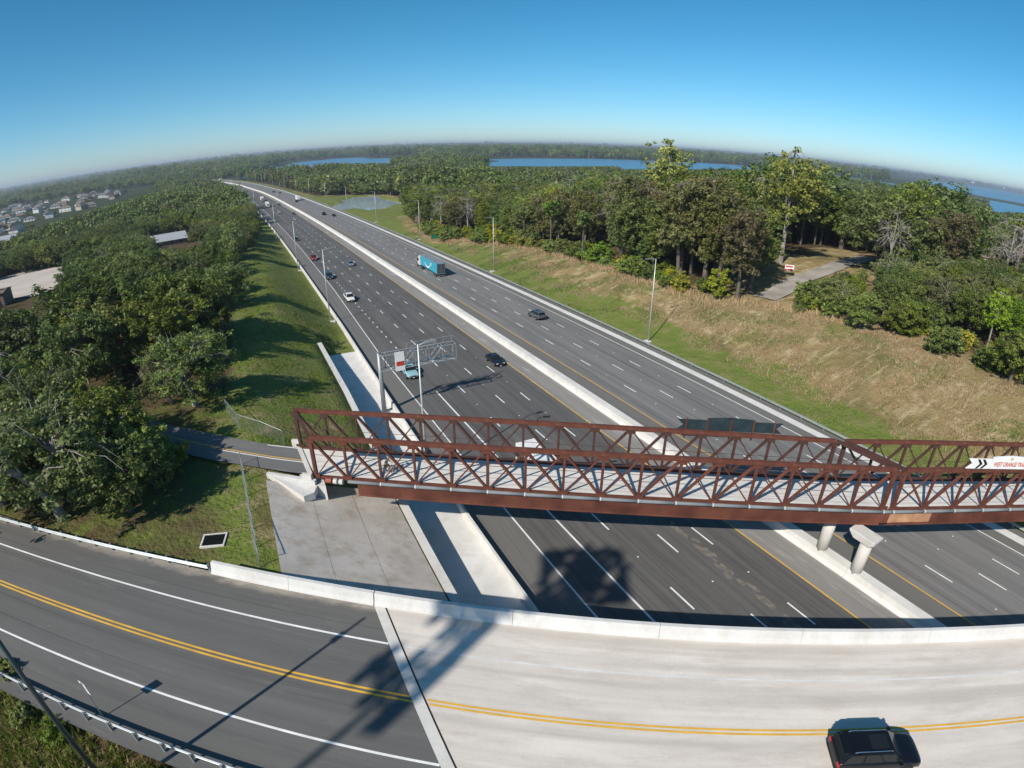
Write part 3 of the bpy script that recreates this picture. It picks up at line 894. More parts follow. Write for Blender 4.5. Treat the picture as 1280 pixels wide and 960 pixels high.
# pier: two columns and a skewed cap on the median
pier = empty('footbridge_pier', tuple(hw(17., 42.15))); tag(pier, 'two-column concrete pier under the footbridge on the median', 'pier')
pi_ = pier.location.copy()
for s in (15.4, 19.3):
    x, y, z = hw(s, 42.15); MB().tube(Vector((x, y, z + .6)) - pi_, Vector((x, y, 3.9 if s < 16 else 4.46)) - pi_, .56, .56, 20).build('column', M_CONC, pier, True)
rings = []
for s, z0 in ((14.45, 4.15), (14.9, 3.8), (16.5, 3.8), (17.1, 4.3)):
    rings.append([Vector(hw(s, u)) * 1 - pi_ for u in ()] or [Vector((*hw(s, u)[:2], z)) - pi_ for u, z in ((41.4, z0), (42.9, z0), (42.9, 4.5), (41.4, 4.5))])
MB().loft(rings).build('cap', M_CONC, pier, bevel=.06)
for i, (n, sk) in enumerate(((NEAR, 0.), (FAR, SKEW))):
    p = bp(28.5 + sk, n, 4.58) - pi_; MB().box(p.x - .4, p.x + .4, p.y - .3, p.y + .3, 4.55 - pi_.z, 4.75 - pi_.z).build('bearing', M_DARK, pier)

# west abutment of the footbridge with flared wing walls
abt = empty('footbridge_abutment', tuple(bp(T0 - 1, 40, 5))); tag(abt, 'white concrete abutment block at the left end of the footbridge', 'abutment')
ai = abt.location.copy()
def al(t, n, z): return bp(t, n, z, -99 if False else t) - Vector((0, 0, camber(0))) - ai
def ap_(t, n, z): return DB * t + NB * n + Vector((0, 0, z)) - ai
MB().hexa([ap_(t, n, z) for z in (1.2, 5.55) for t, n in ((T0 - 1.3, NEAR - .7), (T0 + 1.1, NEAR - .7), (T0 + 1.1 + SKEW, FAR + .7), (T0 - 1.3 + SKEW, FAR + .7))]).build('seat_wall', M_PARA, abt)
MB().hexa([ap_(t, n, z) for z in (5.5, 6.55) for t, n in ((T0 - 1.2, NEAR - .62), (T0 - .25, NEAR - .62), (T0 - .25, NEAR - .3), (T0 - 1.2, NEAR - .3))]).build('cheek_wall', M_CONC, abt)
MB().hexa([ap_(t, n, z) for z in (5.5, 6.55) for t, n in ((T0 - 1.2 + SKEW, FAR + .3), (T0 - .25 + SKEW, FAR + .3), (T0 - .25 + SKEW, FAR + .62), (T0 - 1.2 + SKEW, FAR + .62))]).build('cheek_wall', M_CONC, abt)
# wing wall: a wedge falling from the trail edge to the slope paving
def wedge(nm, top, depth, mat):
    n_ = len(top)
    MB().add([p - Vector((0, 0, depth)) for p in top] + top, [tuple(range(n_ - 1, -1, -1)), tuple(range(n_, 2 * n_))] + [(i, (i + 1) % n_, n_ + (i + 1) % n_, n_ + i) for i in range(n_)]).build(nm, mat, abt)
wedge('wing_wall', [ap_(T0 - 5.0, NEAR - .1, 6.08), ap_(T0 - 5.0, NEAR - .45, 6.08), ap_(T0 + .1, NEAR - .75, 6.02), ap_(T0 + .1, NEAR - .35, 6.02)], 2.2, M_PARA)
wedge('toe_slab', [ap_(T0 - 4.6, NEAR - .5, 6.0), ap_(T0 - .3, NEAR - 2.4, 5.5), ap_(T0 + .35, NEAR - 1.6, 5.45), ap_(T0 + .3, NEAR - .78, 5.62)], .7, M_PARA)
wedge('joint_strip', [ap_(T0 - .7, NEAR - .2, 6.2), ap_(T0 - .2, NEAR - .2, 6.2), ap_(T0 - .2 + SKEW, FAR + .2, 6.2), ap_(T0 - .7 + SKEW, FAR + .2, 6.2)], .5, M_CONC)

# trail leading west
tr_c = [(T0 - .3, 40.0), (-26, 40.1), (-34, 40.6), (-46, 42.5), (-62, 47), (-80, 53), (-110, 60)]
vs = []; uvs = []
for i, (t, n) in enumerate(tr_c):
    w = 2.15
    for k, e in enumerate((-w, w)):
        tt = t + (SKEW * (.5 + .5 * (1 if e > 0 else -1)) if i < 2 else 0)
        p = DB * tt + NB * (n + e)
        vs.append((p.x, p.y, max(6.1 if i < 3 else 5.9, tz(p.x, p.y) + .05))); uvs.append((e, t))
me = np_mesh('trail', vs, np.array([(2 * i, 2 * i + 1, 2 * i + 3, 2 * i + 2) for i in range(len(tr_c) - 1)])[:, ::-1])
l = me.uv_layers.new(name='UVMap'); idx = np.empty(len(me.loops), np.int32); me.loops.foreach_get('vertex_index', idx)
l.data.foreach_set('uv', np.array(uvs, np.float32)[idx].ravel())
trail = struct(link('trail', me, M_ASPH_TRAIL))
def trail_line(name, off, w, i0, i1, mat):
    v = []
    for i in range(i0, i1 + 1):
        a, b = Vector(vs[2 * i]), Vector(vs[2 * i + 1])
        for e in (off - w / 2, off + w / 2):
            f = (e + 2.15) / 4.3; v.append(a + (b - a) * f + Vector((0, 0, .008)))
    MB().add(v, [(2 * i, 2 * i + 1, 2 * i + 3, 2 * i + 2) for i in range(i1 - i0)]).build(name, mat, trail, fix=False)
trail_line('centre_line', .0, .12, 0, 4, M_YELLOW)
trail_line('edge_line', -.3, .12, 0, 2, M_WHITE)
trail_line('edge_line', 2.0, .12, 0, 1, M_WHITE)

# ------------------------------------------------------------------ text helper (flat lettering)
def lettering(txt, size, mat, parent, loc, rot, name='lettering', width=None, depth=.004):
    cu = bpy.data.curves.new(name, 'FONT'); cu.body = txt; cu.size = size; cu.align_x = 'CENTER'; cu.align_y = 'CENTER'; cu.extrude = depth; cu.offset = size * .018
    tmp = bpy.data.objects.new('tmp_text', cu); COL.objects.link(tmp)
    dg = bpy.context.evaluated_depsgraph_get(); me = bpy.data.meshes.new_from_object(tmp.evaluated_get(dg))
    bpy.data.objects.remove(tmp); bpy.data.curves.remove(cu)
    if width:
        xs = [v.co.x for v in me.vertices]; k = width / (max(xs) - min(xs))
        for v in me.vertices: v.co.x *= k
    me.materials.clear()
    o = link(name, me, mat, parent); o.location = loc; o.rotation_euler = rot; return o

# trail sign boards on the footbridge (arrow-ended, stepped top), one facing each way
M_SIGNW = M('sign_white', (.80, .80, .78), .45, var=.06)
M_SIGNR = M('sign_red', (.55, .06, .035), .5, var=.1)
M_SIGNK = M('sign_black', (.015, .016, .018), .5)
def trail_sign(tc, n, sk, face, label):
    """face -1: faces the camera side, +1: faces away"""
    base = bp(tc, n, ZT + (.24 if face < 0 else .08), sk)
    e = empty('trail_sign', tuple(base), TB); tag(e, label, 'sign')
    y0, y1 = (-.06, .06)
    front = y0 - .006 if face < 0 else y1 + .006
    body = M_SIGNW if face < 0 else M_SIGNBACK
    def plate(nm, poly, m_, ya=y0, yb=y1):
        nn = len(poly)
        MB().add([(x, ya, z) for x, z in poly] + [(x, yb, z) for x, z in poly], [tuple(range(nn)), tuple(range(2 * nn - 1, nn - 1, -1))] + [(i, (i + 1) % nn, nn + (i + 1) % nn, nn + i) for i in range(nn)]).build(nm, m_, e)
    plate('centre_panel', [(-2.15, .05), (2.15, .05), (2.15, 1.2), (1.75, 1.25), (0, 1.36), (-1.75, 1.25), (-2.15, 1.2)], body)
    for sg in (-1, 1):
        P = [(2.2, .05), (4.1, .05), (4.75, .05), (4.2, .52), (4.75, 1.02), (4.1, 1.02), (2.2, 1.02)]
        plate('wing_panel', [(sg * x, z) for x, z in P], body)
    if face < 0:
        for sg in (-1, 1):
            for x0, m_ in ((3.55, M_SIGNK), (3.0, M_SIGNR if False else M_SIGNK)):
                P = [(x0, .08), (x0 + .28, .08), (x0 - .1, .53), (x0 + .28, .99), (x0, .99), (x0 - .42, .53)]
                plate('chevron', [(sg * x, z) for x, z in P], m_, front - .004, front)
        lettering('WEST ORANGE TRAIL', .62, M_SIGNR, e, (0, front - .005, .5), (math.pi / 2, 0, 0), width=3.75)
        MB().tube((0, front - .004, 1.06), (0, front, 1.06), .15, .15, 14).build('emblem', M('sign_gold', (.6, .5, .2), .5), e)
    else:
        MB().tube((0, front, 1.04), (0, front + .004, 1.04), .15, .15, 14).build('emblem', M('sign_gold', (.6, .5, .2), .5), e)
    for x in (-4.0, -2.05, 0, 2.05, 4.0):
        yy = y1 if face < 0 else y0 - .1
        MB().box(x - .06, x + .06, yy, yy + .1, -.75, 1.2).build('bracket', M_RUST, e)
    for z in (-.45,):
        yy = y1 + .1 if face < 0 else y0 - .18
        MB().box(-4.3, 4.3, yy, yy + .08, z, z + .12).build('rail', M_RUST, e)
    return e
_far_c = atz(917, 540, ZT + .9); _tf = _far_c[0] * DB.x + _far_c[1] * DB.y
trail_sign(_tf, FAR + .34, SKEW, 1, 'dark arrow-ended sign board seen from behind on the far truss')
_nr = atz(1207, 590, ZT + .25); _tn = _nr[0] * DB.x + _nr[1] * DB.y + 4.75
trail_sign(_tn, NEAR - .3, 0., -1, 'white arrow-ended trail sign with red letters on the near truss')

# ------------------------------------------------------------------ cantilever sign gantry
gb = hw(68.6, 14.5, -.02)
ga = empty('sign_gantry', gb, PSI * -1); tag(ga, 'galvanised cantilever gantry reaching over the left lanes', 'gantry')
# local x across the road, y along the road
MB().tube((0, 0, 0), (0, 0, 8.9), .34, .27, 16).build('mast', M_STEEL, ga, True)
MB().box(-.55, .55, -.55, .55, -.1, .12).build('base_plate', M_STEELD, ga)
MB().tube((0, 0, 8.9), (0, 0, 9.0), .3, .3, 16).build('mast_cap', M_STEELD, ga)
zt_, zb_ = 8.55, 6.35
for y in (-.62, .62):
    for z in (zt_, zb_):
        cyl_obj('chord', (0.0, y, z), (10.9, y, z), .085, M_STEEL, ga)
xs = np.linspace(.9, 10.9, 6)
for i, x in enumerate(xs):
    for y in (-.62, .62): cyl_obj('web', (x, y, zb_), (x, y, zt_), .05, M_STEEL, ga)
    for z in (zt_, zb_): cyl_obj('strut', (x, -.62, z), (x, .62, z), .045, M_STEEL, ga)
    if i < 5:
        for y in (-.62, .62):
            a, b = ((x, y, zb_), (xs[i + 1], y, zt_)) if i % 2 else ((x, y, zt_), (xs[i + 1], y, zb_))
            cyl_obj('web', a, b, .05, M_STEEL, ga)
        cyl_obj('web', (x, -.62, zt_), (xs[i + 1], .62, zt_), .04, M_STEEL, ga)
        cyl_obj('web', (x, .62, zb_), (xs[i + 1], -.62, zb_), .04, M_STEEL, ga)
# catwalk and sign frame behind the arm
MB().box(4.2, 10.9, .8, 1.5, 6.2, 6.26).build('catwalk', M_STEEL, ga)
for x in np.linspace(4.2, 10.9, 6): cyl_obj('sign_hanger', (x, .85, 6.1), (x, .85, 9.35), .045, M_STEEL, ga)
for z in (7.0, 9.3): cyl_obj('sign_rail', (4.0, .85, z), (11.1, .85, z), .045, M_STEEL, ga)
MB().box(3.4, 10.9, .95, 1.05, 6.6, 9.2).build('sign_panel', M('sign_back_aluminium', (.46, .48, .49), .5, .5), ga) if False else None
cyl_obj('fixture_rail', (4.4, -.7, 9.0), (7.6, -.7, 9.0), .04, M_STEEL, ga)
cyl_obj('fixture_rail', (4.4, -.7, 9.4), (7.6, -.7, 9.4), .04, M_STEEL, ga)
for x in (4.4, 6.0, 7.6): cyl_obj('fixture_post', (x, -.7, 8.5), (x, -.7, 9.5), .04, M_STEEL, ga)
pn_ = empty('gantry_panel', tuple(Vector(gb) + Matrix.Rotation(-PSI, 3, 'Z') @ Vector((2.65, -.72, 6.1))), -PSI)
tag(pn_, 'small white sign with a red band on the gantry arm', 'sign')
MB().box(-.65, .65, -.05, .05, 0, 2.7).build('panel', M_SIGNW, pn_)
MB().box(-.5, .6, -.062, -.052, .7, 1.35).build('red_band', M_SIGNR, pn_)
MB().box(-.5, .1, .05, .1, .4, 2.3).build('bracket', M_STEELD, pn_)

# ------------------------------------------------------------------ light poles
M_LAMP = M('lamp_housing', (.30, .31, .32), .5, .3)
def light_pole(pos, h, yaw, label, arm=1.6, double=False, mat=None, group=None, r=.13):
    mat = mat or M_POLE
    e = empty('light_pole', pos, yaw); tag(e, label, 'light pole', group)
    MB().tube((0, 0, 0), (0, 0, h), r, r * .55, 10).build('shaft', mat, e, True)
    MB().box(-.3, .3, -.3, .3, -.25, .08).build('base', M_CONC, e)
    for sg in ((1, -1) if double else (1,)):
        MB().path([(0, 0, h - .15), (sg * arm * .6, 0, h + .12), (sg * arm, 0, h + .14)], [.05, .045, .04], 6).build('arm', mat, e)
        MB().hexa([(sg * x, y, z) for z in (h + .06, h + .2) for x, y in ((arm - .15, -.18), (arm + .75, -.2), (arm + .75, .2), (arm - .15, .18))]).build('luminaire', M_LAMP, e)
    return e
pads = []
RP = ['nearest to the grass bank', 'beside the grass near the teal truck', 'ahead of the teal truck', 'just before the pond', 'at the near end of the pond', 'beyond the pond', 'where the road starts to bend', 'on the far bend', 'farther round the bend', 'at the far right end of the row']
for k, (s, u) in enumerate(((75.2, 66.8), (146.0, 67.6), (217, 68.2), (289, 68.5), (361, 68.5), (433, 68.5), (506, 68.5), (580, 68.5), (655, 68.5), (735, 68.5))):
    x, y, _ = hw(s, u); z = tz(x, y)
    light_pole((x, y, z), 15.8, -PSI + math.pi, 'tall grey light pole right of the highway, ' + RP[k], group='light poles along the right shoulder')
    if k < 4: pads.append((x, y, z))
LPn = ['with its shadowed foot on the grass slope', 'second one up the grass slope', 'where the trees meet the shoulder', 'farthest one seen between the trees']
for k, (s, u) in enumerate(((117.6, 15.0), (182., 15.2), (268, 15.2), (420, 15.2))):
    x, y, _ = hw(s, u); z = tz(x, y)
    light_pole((x, y, z), 15.8, -PSI, 'tall grey light pole left of the highway, ' + LPn[k], group='light poles along the left shoulder')
    if k < 2: pads.append((x, y, z))
light_pole(hw(50., 14.6), 15.8, -PSI, 'slender light pole standing in front of the sign gantry', arm=1.2)
for s in (800, 880, 960, 1040, 1120, 1200):
    x, y, _ = hw(s, 68.5); light_pole((x, y, tz(x, y)), 15.8, -PSI + math.pi, 'tiny light pole on the distant bend, ' + ('first', 'second', 'third', 'fourth', 'fifth', 'last')[int((s - 800) / 80)] + ' of the row', group='distant light poles')
for s in (560, 700, 840):
    x, y, _ = hw(s, 15.2); light_pole((x, y, tz(x, y)), 15.8, -PSI, 'tiny light pole beyond the left trees, ' + ('nearest', 'middle', 'farthest')[int((s - 560) / 140)] + ' of three', group='distant left light poles')
for p in pads:
    o = MB().box(-1.0, 1.0, -.6, .6, -.25, .07).build('pole_pad', M_STRIP); o.location = p; o.rotation_euler = (0, 0, -PSI); struct(o)
M_DGREY = M('dark_painted_steel', (.07, .085, .085), .4, .3, .15)
light_pole((-19.6, 10.2, ZO - .6), 14.6, math.radians(232), 'dark tapered pole close to the camera by the near guardrail', arm=2.0, mat=M_DGREY, r=.15)

# small signs
def post_sign(pos, yaw, w, h, zc, face_mat, label, back=M_STEELD, txt=None):
    e = empty('road_sign', pos, yaw); tag(e, label, 'sign')
    MB().tube((0, 0, -.2), (0, 0, zc + h / 2), .035, .035, 6).build('post', M_STEELD, e)
    MB().box(-w / 2, w / 2, -.05, -.035, zc - h / 2, zc + h / 2).build('panel', face_mat, e)
    return e
sb = op(-21.2, -12.35, ZO)
post_sign(tuple(sb), math.radians(160), .62, .9, 2.6, M_SIGNW, 'small white road sign on a thin post by the near guardrail')
gs = hw(206., 70.5); gz = tz(gs[0], gs[1])
M_SIGNG = M('sign_green', (.01, .20, .10), .45)
e = empty('road_sign', (gs[0], gs[1], gz), -PSI); tag(e, 'small green sign on the grass beyond the guardrail', 'sign')
for x in (-.7, .7): MB().tube((x, 0, 0), (x, 0, 2.6), .05, .05, 6).build('post', M_STEELD, e)
MB().box(-1.3, 1.3, -.08, -.05, 1.0, 2.7).build('panel', M_SIGNG, e)

# drain grate on the grass
gp = hit(268, 677); dr = empty('drain_inlet', (gp[0], gp[1], gp[2] + .05), math.radians(14)); tag(dr, 'dark drain grate in a concrete frame on the grass', 'drain')
MB().box(-1.0, 1.0, -.85, -.68, -.1, .1).build('frame_side', M_CONC, dr); MB().box(-1.0, 1.0, .68, .8, -.1, .1).build('frame_side', M_CONC, dr)
MB().box(-1.0, -.88, -.68, .68, -.1, .1).build('frame_side', M_CONC, dr); MB().box(.88, 1.0, -.68, .68, -.1, .1).build('frame_side', M_CONC, dr)
MB().box(-.88, .88, -.68, .68, -.12, -.06).build('pit', M_BLACK, dr)
gbm = MB().box(-.02, .02, -.68, .68, -.02, .07).mesh('grate_bar'); gbm.materials.append(M_DARK)
for x in np.linspace(-.8, .8, 14):
    o = bpy.data.objects.new('grate_bar', gbm); COL.objects.link(o); o.parent = dr; o.location = (x, 0, 0)

# chain-link fence along the slope paving
def chain_fence(pts, h, label):
    P = [Vector((p[0], p[1], tz(p[0], p[1]))) for p in pts]
    e = empty('chain_link_fence', tuple(P[0])); tag(e, label, 'fence'); o0 = P[0].copy()
    wires = MB()
    for i, p in enumerate(P):
        cyl_obj('post', p - o0 + Vector((0, 0, -.2)), p - o0 + Vector((0, 0, h)), .04, M_STEEL, e, 6)
        if i < len(P) - 1:
            a, b = p - o0, P[i + 1] - o0
            cyl_obj('top_rail', a + Vector((0, 0, h - .03)), b + Vector((0, 0, h - .03)), .028, M_STEEL, e, 6)
            L = (b - a).length; n = int(L / .22)
            for k in range(-int(h / .22), n):
                for sg in (0, 1):
                    x0, x1 = k * .22, k * .22 + h
                    z0, z1 = 0, h
                    if x0 < 0: z0 = -x0; x0 = 0
                    if x1 > L: z1 = h - (x1 - L); x1 = L
                    if x1 <= x0: continue
                    if sg: x0, x1 = L - x0, L - x1
                    pa = a + (b - a) * (x0 / L) + Vector((0, 0, z0)); pb = a + (b - a) * (x1 / L) + Vector((0, 0, z1))
                    wires.bar(pa, pb, .006, .006)
    stuff(wires.build('wire_mesh', M_STEEL, e, fix=False))
f0, f1 = (-18.3, 28.3), (-25.6, 41.6)
chain_fence([(f0[0] + (f1[0] - f0[0]) * k / 6, f0[1] + (f1[1] - f0[1]) * k / 6) for k in range(7)], 1.8, 'chain-link fence running from the parapet up to the trail')
chain_fence([(-32.6, 52.5), (-29.4, 49.0), (-26.4, 48.0), (-23.6, 47.2)], 1.8, 'short chain-link fence on the far side of the trail')

# tall communications tower behind the camera (its shadow falls on the highway)
tw = empty('communications_tower', (-38.2, -22.8, tz(-38.2, -22.8))); tag(tw, 'tall steel communications tower standing behind the viewpoint', 'tower')
zt = 59.5 - tw.location.z
MB().tube((0, 0, -.5), (0, 0, zt + 1.5), .30, .14, 16).build('mast', M_STEEL, tw, True)
for s0 in (-1, 1):
    for ax in (0, 1):
        a = (-3.4, s0 * 3.0, zt) if ax == 0 else (s0 * 3.4, -3.0, zt); b = (3.4, s0 * 3.0, zt) if ax == 0 else (s0 * 3.4, 3.0, zt)
        bar_obj('platform_frame', a, b, .5, .5, M_STEEL, tw)
    bar_obj('platform_arm', (-3.4, s0 * 3.0, zt), (3.4, -s0 * 3.0, zt), .6, .5, M_STEEL, tw)
for i in range(12):
    t = i * math.pi / 6; MB().box(-.25, .25, -.12, .12, -1.3, 1.3).build('antenna', M_SIGNW, tw).location = (3.3 * math.cos(t), 2.9 * math.sin(t), zt)
MB().tube((0, 0, zt - .8), (0, 0, zt + .9), 1.7, 1.7, 14).build('equipment_ring', M_STEEL, tw)
for zz, rr in ((zt - 4.6, 2.3), (zt - 9.6, 2.5)):
    for i in range(3):
        a0, a1 = i * 2.094 + .4, (i + 1) * 2.094 + .4
        p0, p1 = (rr * math.cos(a0), rr * math.sin(a0), zz), (rr * math.cos(a1), rr * math.sin(a1), zz)
        bar_obj('platform_frame', p0, p1, .3, .3, M_STEEL, tw); bar_obj('platform_arm', (0, 0, zz), p0, .25, .25, M_STEEL, tw)
        for f in (.12, .5, .88):
            q_ = Vector(p0).lerp(Vector(p1), f); MB().box(-.28, .28, -.14, .14, -1.3, 1.3).build('antenna', M_SIGNW, tw).location = q_

# ------------------------------------------------------------------ vehicles
def paint(name, c, coat=.2): return M(name, c, .3, .0, .05, .5, 30., 0., .35, coat)
M_GLASS = M('car_glass', (.014, .018, .02), .08, 0., .1, .5, 5., 0., .35)
M_TYRE = M('tyre', (.022, .022, .022), .85)
M_RIM = M('alloy_rim', (.35, .36, .37), .35, .7)
M_HEAD = M('headlamp', (.75, .77, .78), .15, .1)
M_TAIL = M('tail_lamp', (.45, .02, .015), .25)
M_TRIM = M('black_trim', (.018, .019, .02), .5)
M_CHROME = M('chrome', (.55, .56, .57), .18, .9)
_wheel = {}
def wheel(parent, x, y, r, w, nm='wheel'):
    k = (r, w)
    if k not in _wheel:
        t = MB().tube((0, -w / 2, 0), (0, w / 2, 0), r, r, 20).mesh('tyre'); t.materials.append(M_TYRE)
        m = MB().tube((0, -w / 2 - .012, 0), (0, w / 2 + .012, 0), r * .62, r * .62, 14)
        for i in range(5):
            a = i * 2 * math.pi / 5
            for s_ in (-1, 1): m.bar((0, s_ * (w / 2 + .016), 0), (r * .58 * math.cos(a), s_ * (w / 2 + .016), r * .58 * math.sin(a)), .02, .07)
        m = m.mesh('rim'); m.materials.append(M_RIM); _wheel[k] = (t, m)
    t, m = _wheel[k]
    o = bpy.data.objects.new(nm, t); COL.objects.link(o); o.parent = parent; o.location = (x, y, r)
    q_ = bpy.data.objects.new('rim', m); COL.objects.link(q_); q_.parent = o
def ring(x, hw_, zl, zh, tuck=.86):
    P = [(0, zl), (hw_ * .84, zl), (hw_ * .985, zl + .14), (hw_, zl + (zh - zl) * .55), (hw_ * .965, zh - .07), (hw_ * tuck, zh), (0, zh + .025)]
    return [(x, y, z) for y, z in P] + [(x, -y, z) for y, z in P[-2:0:-1]]
CARS = {  # L, W, stations (x frac, width frac, zlo, zhi), greenhouse xfb xft xrt xrb zbelt zroof wb wt
    'sedan': dict(L=4.7, W=1.82, r=.33, st=[(-.5, .80, .42, .82), (-.485, .90, .32, .95), (-.40, .97, .24, 1.0), (-.2, 1, .22, .98), (.15, 1, .22, .95), (.33, .98, .24, .88), (.44, .93, .28, .80), (.49, .82, .34, .70), (.5, .72, .4, .62)], gh=(1.25, .35, -1.05, -1.85, .95, 1.44, .80, .60)),
    'suv': dict(L=4.9, W=1.96, r=.38, st=[(-.5, .84, .5, .95), (-.49, .93, .4, 1.12), (-.42, .98, .3, 1.18), (-.2, 1, .28, 1.16), (.15, 1, .28, 1.12), (.33, .99, .3, 1.06), (.44, .95, .34, .98), (.49, .85, .42, .86), (.5, .74, .5, .76)], gh=(1.18, .45, -2.0, -2.38, 1.12, 1.74, .86, .70)),
    'pickup': dict(L=5.7, W=2.0, r=.40, st=[(-.5, .92, .6, 1.10), (-.49, .97, .55, 1.14), (-.3, 1, .45, 1.14), (0, 1, .4, 1.14), (.2, 1, .4, 1.12), (.35, .99, .4, 1.10), (.45, .95, .42, 1.02), (.495, .86, .5, .95), (.5, .8, .55, .85)], gh=(1.35, .65, -.75, -.95, 1.10, 1.82, .88, .72)),
    'van': dict(L=5.6, W=2.0, r=.36, st=[(-.5, .9, .5, 1.15), (-.49, .96, .42, 1.2), (-.3, 1, .34, 1.2), (0, 1, .32, 1.2), (.25, 1, .32, 1.18), (.38, .98, .34, 1.1), (.46, .93, .38, 1.0), (.495, .84, .46, .85), (.5, .76, .5, .75)], gh=(1.95, 1.25, -2.6, -2.75, 1.15, 2.25, .92, .80)),
}
def car(kind, pos, yaw, mat, label, detail=True, group=None, name=None, pitch=0.):
    d = CARS[kind]; L, W_ = d['L'], d['W']
    nm = name or {'sedan': 'sedan_car', 'suv': 'suv_car', 'pickup': 'pickup_truck', 'van': 'van'}[kind]
    e = empty(nm, pos, yaw); tag(e, label, {'sedan': 'car', 'suv': 'car', 'pickup': 'pickup', 'van': 'van'}[kind], group)
    e.rotation_euler = (0, pitch, yaw)
    body = MB().loft([ring(x * L, W_ / 2 * w, a, b) for x, w, a, b in d['st']]).build('body', mat, e, True, sub=2 if detail else 1)
    xf, xft, xrt, xr, zb, zr_, wb, wt = d['gh']
    wb *= W_ / 2 * 1.06; wt *= W_ / 2 * 1.06
    zb -= .06
    B = [(xf, wb), (xr, wb), (xr, -wb), (xf, -wb)]; T = [(xft, wt), (xrt, wt), (xrt, -wt), (xft, -wt)]
    MB().hexa([(x, y, zb) for x, y in B] + [(x, y, zr_) for x, y in T]).build('cabin', mat, e, False, bevel=.11)
    def pane(nm_, a, b, c, dd, ins=.07, off=.014, m_=M_GLASS):
        a, b, c, dd = map(Vector, (a, b, c, dd)); cen = (a + b + c + dd) / 4
        nrm = (b - a).cross(dd - a).normalized()
        if nrm.dot(cen - Vector((0, 0, (zb + zr_) / 2))) < 0: nrm = -nrm
        P = []
        for p in (a, b, c, dd):
            v = cen - p; P.append(p + v.normalized() * min(ins * 1.45, v.length * .5) + nrm * off)
        MB().add(P, [(0, 1, 2, 3)]).build(nm_, m_, e)
    zt_ = zr_
    pane('windshield', (xf, wb, zb + .06), (xf, -wb, zb + .06), (xft, -wt, zt_), (xft, wt, zt_), .07)
    pane('rear_window', (xr, wb, zb + .1), (xr, -wb, zb + .1), (xrt, -wt, zt_), (xrt, wt, zt_), .09)
    nwin = {'sedan': 2, 'suv': 3, 'pickup': 2, 'van': 1}[kind]
    for sg in (1, -1):
        if kind == 'van': fr = [(0., .28)]
        else: fr = [(i / nwin, (i + 1) / nwin) for i in range(nwin)]
        for a, b in fr:
            bx0, bx1 = xf + (xr - xf) * a, xf + (xr - xf) * b; tx0, tx1 = xft + (xrt - xft) * a, xft + (xrt - xft) * b
            pane('side_window', (bx0, sg * wb, zb + .08), (bx1, sg * wb, zb + .08), (tx1, sg * wt, zt_), (tx0, sg * wt, zt_), .055, .016)
    r = d['r']
    for x in (L * .315, -L * .30):
        for sg in (1, -1):
            wheel(e, x, sg * (W_ / 2 - .1), r, .23)
            MB().tube((x, sg * (W_ / 2 - .3), r + .02), (x, sg * (W_ / 2 + .004), r + .02), r * 1.13, r * 1.13, 18).build('wheel_arch', M_TRIM, e)
    zl = d['st'][-2][3] - .12
    for sg in (1, -1):
        MB().box(L * .472, L * .497, sg * W_ * .30 - .2, sg * W_ * .30 + .2, zl - .06, zl + .1).build('headlight', M_HEAD, e, bevel=.02)
        z2 = d['st'][1][3] - .3
        MB().box(-L * .499, -L * .48, sg * W_ * .38 - .14, sg * W_ * .38 + .14, z2, z2 + .2).build('tail_light', M_TAIL, e, bevel=.02)
        MB().box(xf - .35, xf - .18, sg * (wb + .05), sg * (wb + .28), zb + .06, zb + .22).build('mirror', mat if kind != 'van' else M_TRIM, e, bevel=.03)
    MB().box(L * .485, L * .503, -W_ * .22, W_ * .22, zl - .26, zl - .08).build('grille', M_TRIM, e)
    MB().box(L * .47, L * .502, -W_ * .40, W_ * .40, zl - .44, zl - .3).build('front_bumper', M_TRIM, e, bevel=.02)
    MB().box(-L * .503, -L * .47, -W_ * .42, W_ * .42, .42, .56).build('rear_bumper', M_TRIM, e, bevel=.02)
    MB().box(L * .501, L * .507, -.17, .17, zl - .40, zl - .31).build('number_plate', M_SIGNW, e)
    if kind == 'pickup':
        MB().box(-L * .485, -1.05, -W_ * .40, W_ * .40, 1.155, 1.175).build('bed_floor', M_TRIM, e)
        for sg in (1, -1): MB().box(-L * .49, -1.0, sg * W_ * .455 - .05, sg * W_ * .455 + .05, 1.1, 1.24).build('bed_rail', mat, e)
        MB().box(-L * .495, -L * .475, -W_ * .44, W_ * .44, .75, 1.24).build('tailgate', mat, e)
    if kind == 'suv' and detail:
        for sg in (1, -1):
            MB().path([(.35, sg * wt * .86, zr_ + .02), (.25, sg * wt * .86, zr_ + .08), (-1.6, sg * wt * .86, zr_ + .08), (-1.75, sg * wt * .86, zr_ + .02)], [.025] * 4, 6).build('roof_rail', M_CHROME, e)
        MB().box(-.75, .25, -wt * .6, wt * .6, zr_ + .012, zr_ + .03).build('sunroof', M_GLASS, e, bevel=.01)
        MB().box(-2.35, -2.0, -wt * .8, wt * .8, zr_ - .06, zr_ + .0).build('rear_spoiler', mat, e, bevel=.02)
        MB().path([(-1.5, 0, zr_), (-1.62, 0, zr_ + .12)], [.03, .015], 6).build('antenna_fin', M_TRIM, e)
    return e
P_NAVY = paint('paint_navy', (.012, .017, .032)); P_BLACK = paint('paint_black_blue', (.006, .007, .010), .08); P_WHITE = paint('paint_white', (.74, .74, .72))
P_GREY = paint('paint_slate', (.085, .10, .12)); P_TEAL = paint('paint_pale_teal', (.26, .46, .50)); P_BLUE = paint('paint_blue_grey', (.13, .20, .28)); P_RED = paint('paint_red', (.26, .018, .02))
P_SILVER = paint('paint_silver', (.42, .43, .44)); P_DK = paint('paint_dark', (.02, .022, .026)); P_TEALD = paint('paint_dark_teal', (.02, .05, .07))
